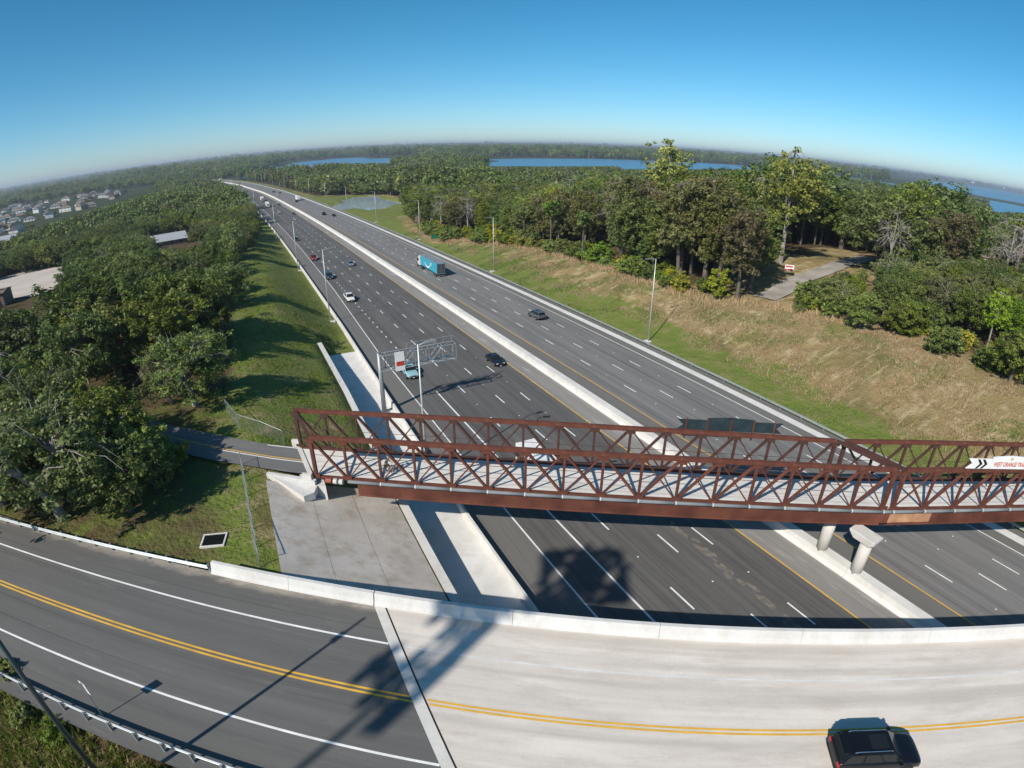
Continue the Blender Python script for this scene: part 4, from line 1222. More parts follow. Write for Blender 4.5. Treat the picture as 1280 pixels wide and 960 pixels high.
def hy(s): return road_yaw(s) + math.pi / 2       # heading away from camera: local x along +s
def on_road(s, u): return hw(s, u, .012)
car('suv', tuple(op(20.0, -7.95, ZO + .01)), TO, P_BLACK, 'black SUV with roof rails on the pale overpass', name='suv_car')
car('sedan', on_road(78.6, 36.3), hy(78) + math.pi, P_NAVY, 'navy sedan beside the yellow line, coming towards the footbridge', pitch=-.028)
car('suv', on_road(98.6, 55.5), hy(98), P_GREY, 'slate grey SUV driving away on the right carriageway', pitch=.025)
car('pickup', on_road(134.6, 22.6), hy(134) + math.pi, P_WHITE, 'white pickup on the left lanes near the light pole foot')
car('pickup', on_road(80.6, 21.7), hy(80) + math.pi, P_TEAL, 'pale teal pickup passing under the sign gantry')
car('suv', on_road(164, 22.3), hy(164) + math.pi, P_TEALD, 'dark teal SUV in the tree shade on the left lane')
car('sedan', on_road(180, 32.0), hy(180) + math.pi, P_BLUE, 'blue-grey sedan in the middle of the left carriageway')
car('suv', on_road(199, 22.6), hy(199) + math.pi, P_RED, 'dark red SUV in the tree shade by the left shoulder')
car('sedan', on_road(253, 22.8), hy(253) + math.pi, P_DK, 'dark sedan on the left lane before the far trees', False)
car('pickup', on_road(351, 51.8), hy(351), P_DK, 'black pickup far up the right carriageway beside the pond', False)
car('sedan', on_road(338, 55.4), hy(338), P_DK, 'dark sedan just right of the far black pickup', False)
car('sedan', on_road(339, 32.4), hy(339) + math.pi, P_SILVER, 'silver sedan far up the left carriageway', False)
car('sedan', on_road(372, 36.1), hy(372) + math.pi, P_DK, 'dark sedan next to the median on the far left lanes', False)
car('suv', on_road(392, 29.0), hy(392) + math.pi, P_SILVER, 'pale SUV in the far traffic left of the median', False)
car('sedan', on_road(455, 36.2), hy(455) + math.pi, P_DK, 'dark car near the median, far behind the pale SUV', False)
car('suv', on_road(470, 51.8), hy(470), P_DK, 'dark SUV next to the far white truck', False)
car('sedan', on_road(565, 48.1), hy(565), P_WHITE, 'tiny white car on the right lanes before the bend', False)
car('sedan', on_road(600, 55.), hy(600), P_DK, 'tiny dark car on the right lanes at the start of the bend', False)
car('suv', on_road(626, 51.8), hy(626), P_DK, 'tiny dark SUV leading on the right lanes into the bend', False)
car('sedan', on_road(560, 32.5), hy(560) + math.pi, P_DK, 'tiny dark car coming out of the bend near the trees', False)

def box_truck(s, u, away, L, cab_mat, box_mat, label, h=3.5, sm=False):
    e = empty('box_truck', on_road(s, u), hy(s) + (0 if away else math.pi)); tag(e, label, 'truck')
    x0 = -L / 2
    MB().box(x0, L / 2 - 2.2, -1.25, 1.25, 1.05, h).build('cargo_box', box_mat, e, bevel=.03)
    MB().box(x0, L / 2 - .3, -.45, .45, .55, 1.0).build('chassis', M_TRIM, e)
    xa = L / 2 - 2.1
    cab = [(xa, 1.1, .55), (L / 2, 1.05, .55), (L / 2, -1.05, .55), (xa, -1.1, .55), (xa, 1.1, 2.7), (L / 2 - .75, .95, 2.65), (L / 2 - .75, -.95, 2.65), (xa, -1.1, 2.7)]
    mid = [(xa, 1.1, 1.5), (L / 2 - .02, 1.05, 1.45), (L / 2 - .02, -1.05, 1.45), (xa, -1.1, 1.5)]
    MB().loft([cab[:4], mid, cab[4:]]).build('cab', cab_mat, e, bevel=.05)
    MB().add([(L / 2 + .0, .85, 1.55), (L / 2 + .0, -.85, 1.55), (L / 2 - .66, -.8, 2.52), (L / 2 - .66, .8, 2.52)], [(0, 1, 2, 3)]).build('windshield', M_GLASS, e)
    for sg in (1, -1):
        MB().add([(xa + .2, sg * 1.115, 1.6), (L / 2 - .25, sg * 1.09, 1.6), (L / 2 - .7, sg * 1.0, 2.45), (xa + .2, sg * 1.115, 2.5)], [(0, 1, 2, 3)]).build('side_window', M_GLASS, e)
        MB().box(L / 2 - .04, L / 2 + .02, sg * .8 - .16, sg * .8 + .16, .8, .98).build('headlight', M_HEAD, e)
        wheel(e, L / 2 - 1.1, sg * 1.0, .48, .3); wheel(e, x0 + 1.6, sg * 1.0, .48, .4)
    MB().box(L / 2 - .05, L / 2 + .06, -1.05, 1.05, .45, .72).build('bumper', M_TRIM, e)
    return e
M_BOXW = M('truck_box_white', (.76, .76, .74), .45, var=.06)
box_truck(42.5, 25.25, False, 8.6, P_WHITE, M_BOXW, 'white box truck half hidden behind the footbridge', 3.5)
box_truck(452, 27.0, False, 10, P_WHITE, M_BOXW, 'white truck far away on the left carriageway', 3.7)
box_truck(520, 29.0, False, 10, P_SILVER, M_BOXW, 'second white truck following behind on the far left carriageway', 3.7)
box_truck(487, 55.2, True, 11, P_WHITE, M_BOXW, 'white box truck far up the right carriageway', 3.9)
box_truck(1120, 55., True, 14, P_WHITE, M_BOXW, 'white truck at the far end of the visible bend', 3.9)
box_truck(1240, 51., True, 14, P_WHITE, M_BOXW, 'last white truck on the distant bend by the trees', 3.9)

# articulated truck with teal trailer
def semi(s, u):
    e = empty('semi_truck', on_road(s, u), hy(s)); tag(e, 'articulated truck with a teal trailer and white swoosh driving away', 'truck')
    M_TT = M('trailer_teal', (.035, .36, .50), .4, 0., .05, .3, 20, 0, .5, .2)
    M_TR = M('trailer_roof', (.22, .25, .27), .6, .1, .12, .5)
    M_TD = M('trailer_doors', (.07, .08, .085), .5, .2, .2, 1.)
    P_CAB = paint('paint_cab', (.66, .60, .58))
    x0, x1 = -8.4, 6.6
    tr = MB().box(x0, x1, -1.28, 1.28, 1.15, 4.05).build('trailer', M_TT, e)
    MB().box(x0 + .05, x1 - .05, -1.24, 1.24, 4.05, 4.09).build('trailer_roof', M_TR, tr)
    for y in (-.64, .64): MB().box(x0 - .05, x0 - .01, y - .6, y + .6, 1.25, 3.95).build('rear_door', M_TD, tr)
    for y in (-1.0, -.3, .3, 1.0): MB().tube((x0 - .08, y, 1.3), (x0 - .08, y, 3.9), .025, .025, 6).build('lock_rod', M_STEEL, tr)
    MB().box(x0 - .06, x0 + .05, -1.28, 1.28, 1.0, 1.14).build('rear_sill', M_STEELD, tr)
    MB().box(x0 - .05, x0 + .05, -1.1, 1.1, .5, .62).build('underride_guard', M_STEELD, tr)
    for y in (-1.05, 1.05): MB().box(x0 - .09, x0 - .06, y - .15, y + .15, 1.02, 1.12).build('tail_light', M_TAIL, tr)
    # white swoosh (a smile-shaped arrow) on each side
    for sg in (1, -1):
        n = 16; up = []; lo_ = []
        for k in range(n + 1):
            t = k / n; x = 2.7 - 6.0 * t if sg > 0 else -3.3 + 6.0 * t
            up.append((x, sg * 1.292, 2.75 - 1.0 * math.sin(math.pi * t) ** 1.0 + .25 * t)); lo_.append((x, sg * 1.292, 2.75 - 1.0 * math.sin(math.pi * t) + .25 * t - .42 * math.sin(math.pi * (.08 + .9 * t)) - .05))
        MB().add(up + lo_, [(k, k + 1, n + 2 + k, n + 1 + k) for k in range(n)]).build('swoosh', M_SIGNW, tr, fix=False)
        xe = up[-1][0]; d_ = -1 if sg > 0 else 1
        MB().add([(xe + d_ * .35, sg * 1.292, 3.45), (xe - d_ * .75, sg * 1.292, 3.25), (xe + d_ * .15, sg * 1.292, 2.45)], [(0, 1, 2)]).build('swoosh_tip', M_SIGNW, tr, fix=False)
    for x in (-6.9, -5.6):
        for sg in (1, -1): wheel(e, x, sg * 1.0, .5, .5)
    for x in (5.3, 6.5):
        for sg in (1, -1): wheel(e, x, sg * 1.0, .5, .5)
    for sg in (1, -1): wheel(e, 10.3, sg * 1.05, .5, .32); MB().box(1.9, 2.1, sg * .8 - .08, sg * .8 + .08, .25, 1.15).build('landing_leg', M_STEELD, tr)
    MB().box(4.4, 11.0, -.45, .45, .6, .95).build('chassis', M_TRIM, e)
    a = [(7.2, 1.2, .7), (9.9, 1.2, .7), (9.9, -1.2, .7), (7.2, -1.2, .7)]
    b = [(7.2, 1.22, 3.1), (9.6, 1.15, 2.9), (9.6, -1.15, 2.9), (7.2, -1.22, 3.1)]
    c = [(7.2, 1.15, 4.0), (8.5, 1.0, 3.75), (8.5, -1.0, 3.75), (7.2, -1.15, 4.0)]
    MB().loft([a, b, c]).build('sleeper_cab', P_CAB, e, bevel=.08)
    MB().hexa([(9.7, .95, .7), (11.3, .8, .7), (11.3, -.8, .7), (9.7, -.95, .7), (9.7, .95, 2.1), (11.2, .7, 1.75), (11.2, -.7, 1.75), (9.7, -.95, 2.1)]).build('hood', P_CAB, e, bevel=.1)
    MB().box(11.25, 11.5, -1.1, 1.1, .45, .85).build('front_bumper', M_CHROME, e, bevel=.03)
    for sg in (1, -1):
        MB().add([(8.6, sg * 1.215, 2.0), (9.5, sg * 1.2, 2.0), (9.45, sg * 1.18, 2.75), (8.6, sg * 1.22, 2.75)], [(0, 1, 2, 3)]).build('side_window', M_GLASS, e)
        MB().box(9.4, 9.6, sg * 1.3 - .12, sg * 1.3 + .12, 1.9, 2.6).build('mirror', M_TRIM, e)
    MB().add([(9.88, 1.0, 2.05), (9.88, -1.0, 2.05), (9.65, -.95, 2.85), (9.65, .95, 2.85)], [(0, 1, 2, 3)]).build('windshield', M_GLASS, e)
semi(155.5, 51.6)

# ------------------------------------------------------------------ cyclist on the footbridge
M_SKIN = M('skin', (.36, .20, .13), .6, var=.08)
M_SHIRT = M('shirt_grey_green', (.055, .10, .10), .85, var=.2)
M_SHORT = M('dark_shorts', (.025, .03, .035), .85)
M_HELM = M('helmet', (.25, .27, .27), .4)
M_BIKE = M('bicycle_frame', (.12, .15, .16), .35, .4)
def skin_mesh(name, joints, edges, mat, parent, root=0):
    me = bpy.data.meshes.new(name); me.from_pydata([j[0] for j in joints], edges, []); me.update(); me.materials.append(mat)
    o = bpy.data.objects.new(name, me); COL.objects.link(o); o.parent = parent
    m = o.modifiers.new('skin', 'SKIN')
    for i, j in enumerate(joints): me.skin_vertices[0].data[i].radius = (j[1], j[2] if len(j) > 2 else j[1])
    me.skin_vertices[0].data[root].use_root = True
    m.use_smooth_shade = True
    s_ = o.modifiers.new('sub', 'SUBSURF'); s_.levels = 2; s_.render_levels = 2
    return o
cp = atz(486, 592, 6.1 + camber(-15))
bk = empty('bicycle', (cp[0], cp[1], 6.1 + camber(-15.5)), TB); tag(bk, 'bicycle being ridden along the footbridge deck', 'bicycle')
for x in (-.52, .52):
    n = 24; tv = MB()
    pts = [(x + .33 * math.cos(2 * math.pi * k / n), 0, .34 + .33 * math.sin(2 * math.pi * k / n)) for k in range(n + 1)]
    wobj = MB().path(pts, [.022] * (n + 1), 6).build('wheel', M_TYRE, bk)
    sp = MB()
    for k in range(8):
        a = math.pi * k / 8; sp.tube((x - .31 * math.cos(a), 0, .34 - .31 * math.sin(a)), (x + .31 * math.cos(a), 0, .34 + .31 * math.sin(a)), .004, .004, 4)
    stuff(sp.build('spokes', M_STEEL, wobj))
fr = MB()
for a, b in (((-.52, 0, .34), (-.1, 0, .30)), ((-.1, 0, .30), (-.22, 0, .85)), ((-.52, 0, .34), (-.2, 0, .78)), ((-.1, 0, .30), (.38, 0, .78)), ((-.2, 0, .78), (.36, 0, .85)), ((.36, 0, .95), (.52, 0, .34))):
    fr.tube(a, b, .022, .022, 7)
fr.build('frame', M_BIKE, bk)
MB().path([(.33, -.26, 1.02), (.38, 0, .98), (.33, .26, 1.02)], [.015] * 3, 6).build('handlebar', M_DARK, bk)
MB().hexa([(-.38, -.08, .88), (-.08, -.03, .88), (-.08, .03, .88), (-.38, .08, .88), (-.38, -.08, .93), (-.08, -.03, .92), (-.08, .03, .92), (-.38, .08, .93)]).build('saddle', M_TRIM, bk)
for sg, dz in ((1, -.12), (-1, .12)): MB().bar((-.1 + dz * .3, sg * .1, .30 + dz), (-.1, sg * .1, .30), .02, .03).bar((-.1 + dz * .3, sg * .1, .30 + dz), (-.1 + dz * .3, sg * .2, .30 + dz), .08, .02).build('pedal', M_DARK, bk)
pe = empty('person', (cp[0], cp[1], 6.1 + camber(-15.5)), TB); tag(pe, 'person in a grey-green top riding a bicycle on the footbridge', 'person')
J = [((-.20, 0, .98), .13, .15), ((-.12, 0, 1.18), .12, .15), ((0.0, 0, 1.40), .12, .17), ((.05, 0, 1.50), .06), ((.09, 0, 1.58), .05), ((.11, 0, 1.68), .095), ((.11, 0, 1.78), .085),
     ((-.02, .19, 1.42), .055), ((.16, .25, 1.18), .042), ((.32, .25, 1.05), .033), ((-.02, -.19, 1.42), .055), ((.16, -.25, 1.18), .042), ((.32, -.25, 1.05), .033),
     ((-.16, .10, .93), .095), ((.14, .13, .66), .07), ((-.08, .15, .26), .045), ((.06, .15, .20), .035), ((-.16, -.10, .93), .095), ((.20, -.13, .82), .07), ((0.0, -.15, .50), .045), ((.13, -.15, .44), .035)]
E_ = [(0, 1), (1, 2), (2, 3), (3, 4), (4, 5), (5, 6), (2, 7), (7, 8), (8, 9), (2, 10), (10, 11), (11, 12), (0, 13), (13, 14), (14, 15), (15, 16), (0, 17), (17, 18), (18, 19), (19, 20)]
skin_mesh('body', J, E_, M_SKIN, pe)
skin_mesh('top', [((-.19, 0, .98), .155, .175), ((-.12, 0, 1.18), .14, .175), ((0, 0, 1.41), .14, .19), ((-.02, .2, 1.42), .075), ((.08, .24, 1.28), .065), ((-.02, -.2, 1.42), .075), ((.08, -.24, 1.28), .065)], [(0, 1), (1, 2), (2, 3), (3, 4), (2, 5), (5, 6)], M_SHIRT, pe)
skin_mesh('shorts', [((-.20, 0, .95), .15, .165), ((-.14, .10, .91), .115), ((.06, .12, .73), .09), ((-.14, -.10, .91), .115), ((.10, -.12, .85), .09)], [(0, 1), (1, 2), (0, 3), (3, 4)], M_SHORT, pe)
skin_mesh('helmet', [((.02, 0, 1.80), .10, .10), ((.12, 0, 1.82), .11, .11), ((.2, 0, 1.79), .08, .09)], [(0, 1), (1, 2)], M_HELM, pe, 1)
for sg in (1, -1):
    h = MB()
    for k in range(4): h.path([(.30, sg * .25 + (k - 1.5) * .02, 1.045), (.355, sg * .25 + (k - 1.5) * .021, 1.045), (.375, sg * .25 + (k - 1.5) * .021, 1.01), (.35, sg * .25 + (k - 1.5) * .02, .995)], [.010, .010, .009, .008], 5)
    h.path([(.30, sg * .21, 1.04), (.33, sg * .20, 1.01), (.35, sg * .205, .995)], [.011, .010, .008], 5)
    h.build('fingers', M_SKIN, pe)

# ------------------------------------------------------------------ vegetation
def leaf_material(name, dark, light, trans=.28, gloss=.35):
    m, nt, b, o = new_mat(name)
    at = nd(nt, 'Attribute'); at.attribute_name = 'tint'
    oi = nd(nt, 'ObjectInfo')
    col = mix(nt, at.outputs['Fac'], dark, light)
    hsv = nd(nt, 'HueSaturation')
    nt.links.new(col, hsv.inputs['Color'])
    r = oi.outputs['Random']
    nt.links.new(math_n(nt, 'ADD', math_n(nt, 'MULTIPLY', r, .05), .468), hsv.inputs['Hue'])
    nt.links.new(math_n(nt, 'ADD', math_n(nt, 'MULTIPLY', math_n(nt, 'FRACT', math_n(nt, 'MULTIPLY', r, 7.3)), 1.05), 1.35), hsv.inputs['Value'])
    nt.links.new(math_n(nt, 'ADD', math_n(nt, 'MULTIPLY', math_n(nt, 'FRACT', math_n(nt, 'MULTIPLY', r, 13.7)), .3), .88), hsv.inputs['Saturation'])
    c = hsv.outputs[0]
    nt.links.new(c, b.inputs['Base Color'])
    b.inputs['Roughness'].default_value = .55
    b.inputs['Specular IOR Level'].default_value = gloss
    t = nd(nt, 'BsdfTranslucent'); nt.links.new(c, t.inputs['Color'])
    mx = nd(nt, 'MixShader'); mx.inputs[0].default_value = trans
    nt.links.new(b.outputs[0], mx.inputs[1]); nt.links.new(t.outputs[0], mx.inputs[2])
    nt.links.new(mx.outputs[0], o.inputs[0])
    return m
LM = {
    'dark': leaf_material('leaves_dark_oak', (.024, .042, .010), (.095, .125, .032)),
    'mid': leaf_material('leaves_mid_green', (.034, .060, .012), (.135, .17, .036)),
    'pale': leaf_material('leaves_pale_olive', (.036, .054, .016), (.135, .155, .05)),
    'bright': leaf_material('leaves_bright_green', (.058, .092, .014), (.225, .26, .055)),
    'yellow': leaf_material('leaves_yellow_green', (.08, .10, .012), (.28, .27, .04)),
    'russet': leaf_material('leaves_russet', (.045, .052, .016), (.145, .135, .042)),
}
M_BARK = M('bark', (.15, .125, .10), .9, 0, .35, 1.2, 10., .4)
M_BARKG = M('pale_bark', (.30, .275, .24), .9, 0, .3, 1.2, 10., .4)

def leaf_cloud(name, R_, clumps, nleaf, leaf, mat):
    """clumps: array (cx, cy, cz, radius, tint)"""
    w_ = clumps[:, 3] ** 2; cnt = np.maximum(3, (nleaf * w_ / w_.sum()).astype(int))
    C = np.repeat(clumps, cnt, axis=0); N = len(C)
    d = R_.normal(size=(N, 3)); d /= np.linalg.norm(d, axis=1, keepdims=True)
    rad = R_.random(N) ** .45
    flat = np.array([1., 1., .72])
    P = C[:, :3] + d * flat * (rad * C[:, 3])[:, None]
    nrm = d * .55 + np.array([0, 0, .5]) + R_.normal(size=(N, 3)) * .5
    nrm /= np.linalg.norm(nrm, axis=1, keepdims=True)
    a = np.cross(nrm, R_.normal(size=(N, 3))); a /= np.linalg.norm(a, axis=1, keepdims=True)
    b = np.cross(nrm, a)
    sz = leaf * (.45 + 1.2 * R_.random(N) ** 1.6)[:, None]
    bend = nrm * sz * .18
    V = np.stack([P - a * sz, P - b * sz * .55 + bend, P + a * sz, P + b * sz * .55 + bend], 1).reshape(-1, 3)
    F = np.arange(4 * N).reshape(-1, 4)
    me = np_mesh(name, V, F)
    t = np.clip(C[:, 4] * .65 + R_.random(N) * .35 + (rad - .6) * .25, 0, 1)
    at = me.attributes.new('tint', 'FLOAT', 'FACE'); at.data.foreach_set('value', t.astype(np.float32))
    me.materials.append(mat); return me

def limb(mb, a, b, r0, r1, R_, n=3, sag=.12, sides=6):
    a, b = np.array(a, float), np.array(b, float); L = np.linalg.norm(b - a); pts = [a]
    for k in range(1, n):
        t = k / n; pts.append(a + (b - a) * t + R_.normal(size=3) * L * sag * .35 + np.array([0, 0, L * sag * math.sin(math.pi * t)]))
    pts.append(b)
    mb.path([tuple(p) for p in pts], list(np.linspace(r0, r1, n + 1)), sides); return pts

def make_tree(kind, seed, lod=0):
    """returns (trunk mesh, crown mesh, height, radius)"""
    R_ = np.random.default_rng(seed)
    K = dict(
        oak=dict(h=11.5, rx=6.4, rz=4.9, zc=6.2, nc=84, nl=17000, leaf=0.185, cr=(1.0, 1.9), low=-.75, mat='dark', tr=.38),
        oakp=dict(h=11.0, rx=6.6, rz=4.8, zc=5.9, nc=92, nl=15000, leaf=0.16, cr=(.8, 1.6), low=-.75, mat='pale', tr=.36),
        oakm=dict(h=11.5, rx=5.4, rz=5.2, zc=6.0, nc=76, nl=15000, leaf=0.185, cr=(.9, 1.7), low=-.85, mat='mid', tr=.32),
        tall=dict(h=19.0, rx=4.9, rz=8.2, zc=10.6, nc=78, nl=11500, leaf=0.215, cr=(.9, 1.8), low=-.85, mat='mid', tr=.34),
        tallr=dict(h=18.0, rx=5.0, rz=7.4, zc=10.4, nc=64, nl=9500, leaf=0.215, cr=(.9, 1.7), low=-.8, mat='russet', tr=.33),
        tallb=dict(h=19.5, rx=4.7, rz=7.6, zc=11.6, nc=60, nl=8800, leaf=0.215, cr=(.9, 1.7), low=-.8, mat='bright', tr=.33),
        pine=dict(h=22.0, rx=3.2, rz=4.4, zc=17.5, nc=30, nl=3600, leaf=.34, cr=(.6, 1.3), low=-.9, mat='mid', tr=.26),
        shrub=dict(h=4.6, rx=2.9, rz=2.3, zc=2.2, nc=34, nl=6000, leaf=0.17, cr=(.6, 1.1), low=-.95, mat='mid', tr=.10),
        vine=dict(h=6.4, rx=2.0, rz=3.2, zc=3.1, nc=30, nl=5200, leaf=0.17, cr=(.6, 1.1), low=-.97, mat='yellow', tr=.12),
        bare=dict(h=13.0, rx=4.2, rz=4.8, zc=8.2, nc=40, nl=0, leaf=.2, cr=(.5, 1.), low=-.8, mat='pale', tr=.26),
    )[kind]
    nc = K['nc']; d = R_.normal(size=(nc * 3, 3)); d /= np.linalg.norm(d, axis=1, keepdims=True)
    d = d[d[:, 2] > K['low']][:nc]; nc = len(d)
    rr = R_.uniform(.35, 1., nc) ** .6
    lump = 1 + .28 * np.sin(3 * np.arctan2(d[:, 1], d[:, 0]) + R_.random() * 6) * R_.uniform(.3, 1)
    c = d * rr[:, None] * np.stack([K['rx'] * lump, K['rx'] * lump, np.full(nc, K['rz'])], 1) * .84
    c[:, 2] += K['zc']
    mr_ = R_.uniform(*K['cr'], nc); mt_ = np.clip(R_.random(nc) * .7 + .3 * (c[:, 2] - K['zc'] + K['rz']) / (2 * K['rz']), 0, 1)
    rows = []
    for q_ in range(nc):                                   # each bough carries several uneven sprays
        for _ in range(int(R_.integers(3, 6))):
            o_ = R_.normal(size=3) * np.array([.62, .62, .42]) * mr_[q_]
            rows.append((*(c[q_] + o_), mr_[q_] * R_.uniform(.28, .62), float(np.clip(mt_[q_] + R_.normal() * .18, 0, 1))))
    cl = np.array(rows)
    mb = MB()
    fork = K['zc'] - K['rz'] * (.55 if kind not in ('pine',) else -.3)
    fork = max(fork, .25 * K['h'])
    lean = R_.normal(size=2) * .35
    base = [(0, 0, -.4), (lean[0] * .3, lean[1] * .3, fork * .5), (lean[0], lean[1], fork)]
    r = K['tr']
    nsd = 8 if lod == 0 else 5
    mb.path(base, [r * 1.25, r, r * .8], nsd)
    order = np.argsort(-np.linalg.norm(c - np.array([0, 0, fork]), axis=1))
    nlim = {'oak': 22, 'oakp': 30, 'oakm': 18, 'bare': 40}.get(kind, 14)
    if lod: nlim = 5
    hubs = []
    for k in range(5 if not lod else 2):
        a = R_.random() * 6.28; h_ = np.array([lean[0] + math.cos(a) * K['rx'] * .28, lean[1] + math.sin(a) * K['rx'] * .28, fork + (K['zc'] + K['rz'] * .2 - fork) * R_.uniform(.4, 1.)])
        hubs.append(h_); limb(mb, base[-1], h_, r * .62, r * .36, R_, 3, .1)
    if kind in ('pine', 'tall', 'tallr', 'tallb', 'bare'):
        topp = np.array([lean[0] * 1.2, lean[1] * 1.2, K['zc'] + K['rz'] * .7]); hubs.append(topp); limb(mb, base[-1], topp, r * .75, r * .2, R_, 3, .02)
        hubs.append(base[-1] * np.ones(3) * .5 + topp * .5)
    for k in order[:nlim]:
        hb = hubs[int(np.argmin([np.linalg.norm(c[k] - h_) for h_ in hubs]))]
        pts = limb(mb, hb, c[k], r * .30, r * .07, R_, 3, .12, 5)
        if kind in ('bare', 'oakp') and not lod:
            for _ in range(5 if kind == 'bare' else 2):
                e_ = c[k] + R_.normal(size=3) * np.array([1.1, 1.1, .9]); limb(mb, pts[2], e_, r * .10, r * .02, R_, 2, .1, 4)
    tm = mb.mesh('trunk', False); tm.materials.append(M_BARKG if kind in ('oakp', 'bare', 'tallb') else M_BARK)
    cm = None
    if K['nl']:
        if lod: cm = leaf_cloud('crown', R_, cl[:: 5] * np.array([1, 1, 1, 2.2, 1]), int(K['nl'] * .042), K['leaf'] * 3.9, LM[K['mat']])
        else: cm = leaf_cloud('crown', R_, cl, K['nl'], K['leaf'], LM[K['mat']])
    return tm, cm, K['h'], K['rx']

KINDS = {}
for i, (k, n) in enumerate((('oak', 3), ('oakp', 2), ('oakm', 2), ('tall', 3), ('tallr', 2), ('tallb', 2), ('pine', 2), ('shrub', 2), ('vine', 2), ('bare', 2))):
    KINDS[k] = [make_tree(k, 100 * i + j) for j in range(n)]
NAMES = dict(oak='oak_tree', oakp='oak_tree', oakm='oak_tree', tall='broadleaf_tree', tallr='broadleaf_tree', tallb='broadleaf_tree', pine='pine_tree', shrub='shrub', vine='vine_covered_bush', bare='bare_tree')
CATS = dict(shrub='shrub', vine='bush')
REPEAT = []
def plant(kind, x, y, h, label, group=None, wide=1., seed=None, sink=.15):
    R_ = np.random.default_rng(seed if seed is not None else int(abs(x * 31 + y * 17)) + 3)
    tm, cm, H0, rx = KINDS[kind][int(R_.integers(len(KINDS[kind])))]
    k = h / H0
    e = empty(NAMES[kind], (x, y, tz(x, y) - sink), float(R_.random() * 6.28)); e.scale = (k * wide, k * wide, k)
    tag(e, label, CATS.get(kind, 'tree'), group)
    if group: REPEAT.append((e, label, h))
    for nm, me in (('trunk', tm), ('crown', cm)):
        if me is None: continue
        o = bpy.data.objects.new(nm, me); COL.objects.link(o); o.parent = e
    return e

def proj_px(p):
    v = np.array(p, float) - np.array([0, 0, CAM_H]); cp_, sp_ = math.cos(PITCH), math.sin(PITCH)
    x = v[0]; y = v[1] * cp_ - v[2] * sp_; z = v[1] * sp_ + v[2] * cp_
    th = math.atan2(math.hypot(x, z), y); r = LENS_F * (th + LENS_K * th ** 3); n = math.hypot(x, z) + 1e-9
    return 640 + r * x / n, 480 - r * z / n, y

# --- hand-placed trees that stand out in the photograph
HAND = []
def hp(kind, px, py, h, label, wide=1., group=None, dx=0., dy=0.):
    p = hit(px, py); HAND.append((p[0] + dx, p[1] + dy, h * .45)); plant(kind, p[0] + dx, p[1] + dy, h, label, group, wide)
hp('oakp', 80, 648, 11.5, 'pale-limbed oak nearest the camera behind the left guardrail', 1.2)
hp('oakp', 2, 632, 10.5, 'oak at the left picture edge beside the guardrail', 1.05)
hp('oak', 165, 640, 7.8, 'small dark oak to the right of the pale-limbed oak', 1.0)
hp('oak', 135, 600, 10.5, 'dark oak filling the gap behind the pale-limbed oak', 1.05)
hp('oakm', 190, 605, 7.5, 'green oak leaning over the trail beside the small dark oak', .95)
hp('shrub', 212, 592, 3.6, 'low dark shrub at the near side of the trail', 1.1)
hp('oakp', 245, 508, 10.0, 'olive-green oak standing by the far side of the trail', 1.05)
hp('oak', 110, 498, 12.5, 'dense dark oak above the pale-limbed oak, left of the open grass', 1.05)
hp('oak', 20, 470, 12.5, 'dense dark oak at the left edge behind the first oaks', 1.1)
hp('oak', 222, 462, 12.5, 'dark oak just behind the olive-green oak by the trail', 1.05)
hp('oak', 262, 425, 10.5, 'dark oak at the top of the grass slope', .9)
hp('oak', 285, 385, 10.5, 'second dark oak farther along the top of the grass slope', 1.0)
hp('tallb', 296, 330, 15, 'leafy tree at the front of the left wood near the shoulder')
hp('bare', 300, 318, 12, 'pale leafless tree among the left wood')
hp('vine', 896, 374, 7.0, 'bright yellow-green vine-covered bush on the crest of the bank')
hp('vine', 615, 304, 7.5, 'yellow-green bush below the right wood near the light pole', .9)
hp('vine', 738, 326, 5.5, 'yellow-green bush at the foot of thin trunks on the bank', 1.0)
hp('shrub', 1018, 384, 6.0, 'olive rounded tree in front of the sandy track', 1.25)
hp('oakm', 1075, 412, 8.0, 'green spreading tree at the crest right of the sandy track', 1.0)
hp('oakm', 1125, 420, 7.5, 'green tree between the spreading tree and the corner shrub', 1.0)
hp('shrub', 1178, 442, 5.2, 'bright green shrub on the crest of the bank', 1.1)
hp('oakm', 1262, 478, 9.5, 'green oak at the right picture edge on the crest', .95)
hp('shrub', 1222, 455, 2.2, 'little yellowish shrub beside the right-edge oak', 1.1)
hp('tall', 938, 366, 21, 'tall broad tree with a pale trunk on the crest of the bank', 1.05)
hp('tallr', 905, 352, 16, 'russet-tinged tall tree behind the vine-covered bush', 1.0)
hp('tallb', 975, 330, 32, 'tallest bright tree rising above the right wood')
hp('tallb', 826, 300, 33, 'slender tall tree breaking the skyline above the lake')
hp('pine', 688, 316, 17, 'thin pine with a bare trunk on the bank edge')
hp('pine', 727, 328, 15, 'bare-trunked pine by the yellow-green bush')
hp('pine', 655, 308, 15, 'leaning thin pine left of the bare-trunked pines')
hp('shrub', 830, 345, 4.0, 'dark shrub above the tallest bank lamp', 1.2)
hp('bare', 527, 252, 14, 'reddish leafless tree in the wood beyond the pond', 1.0)

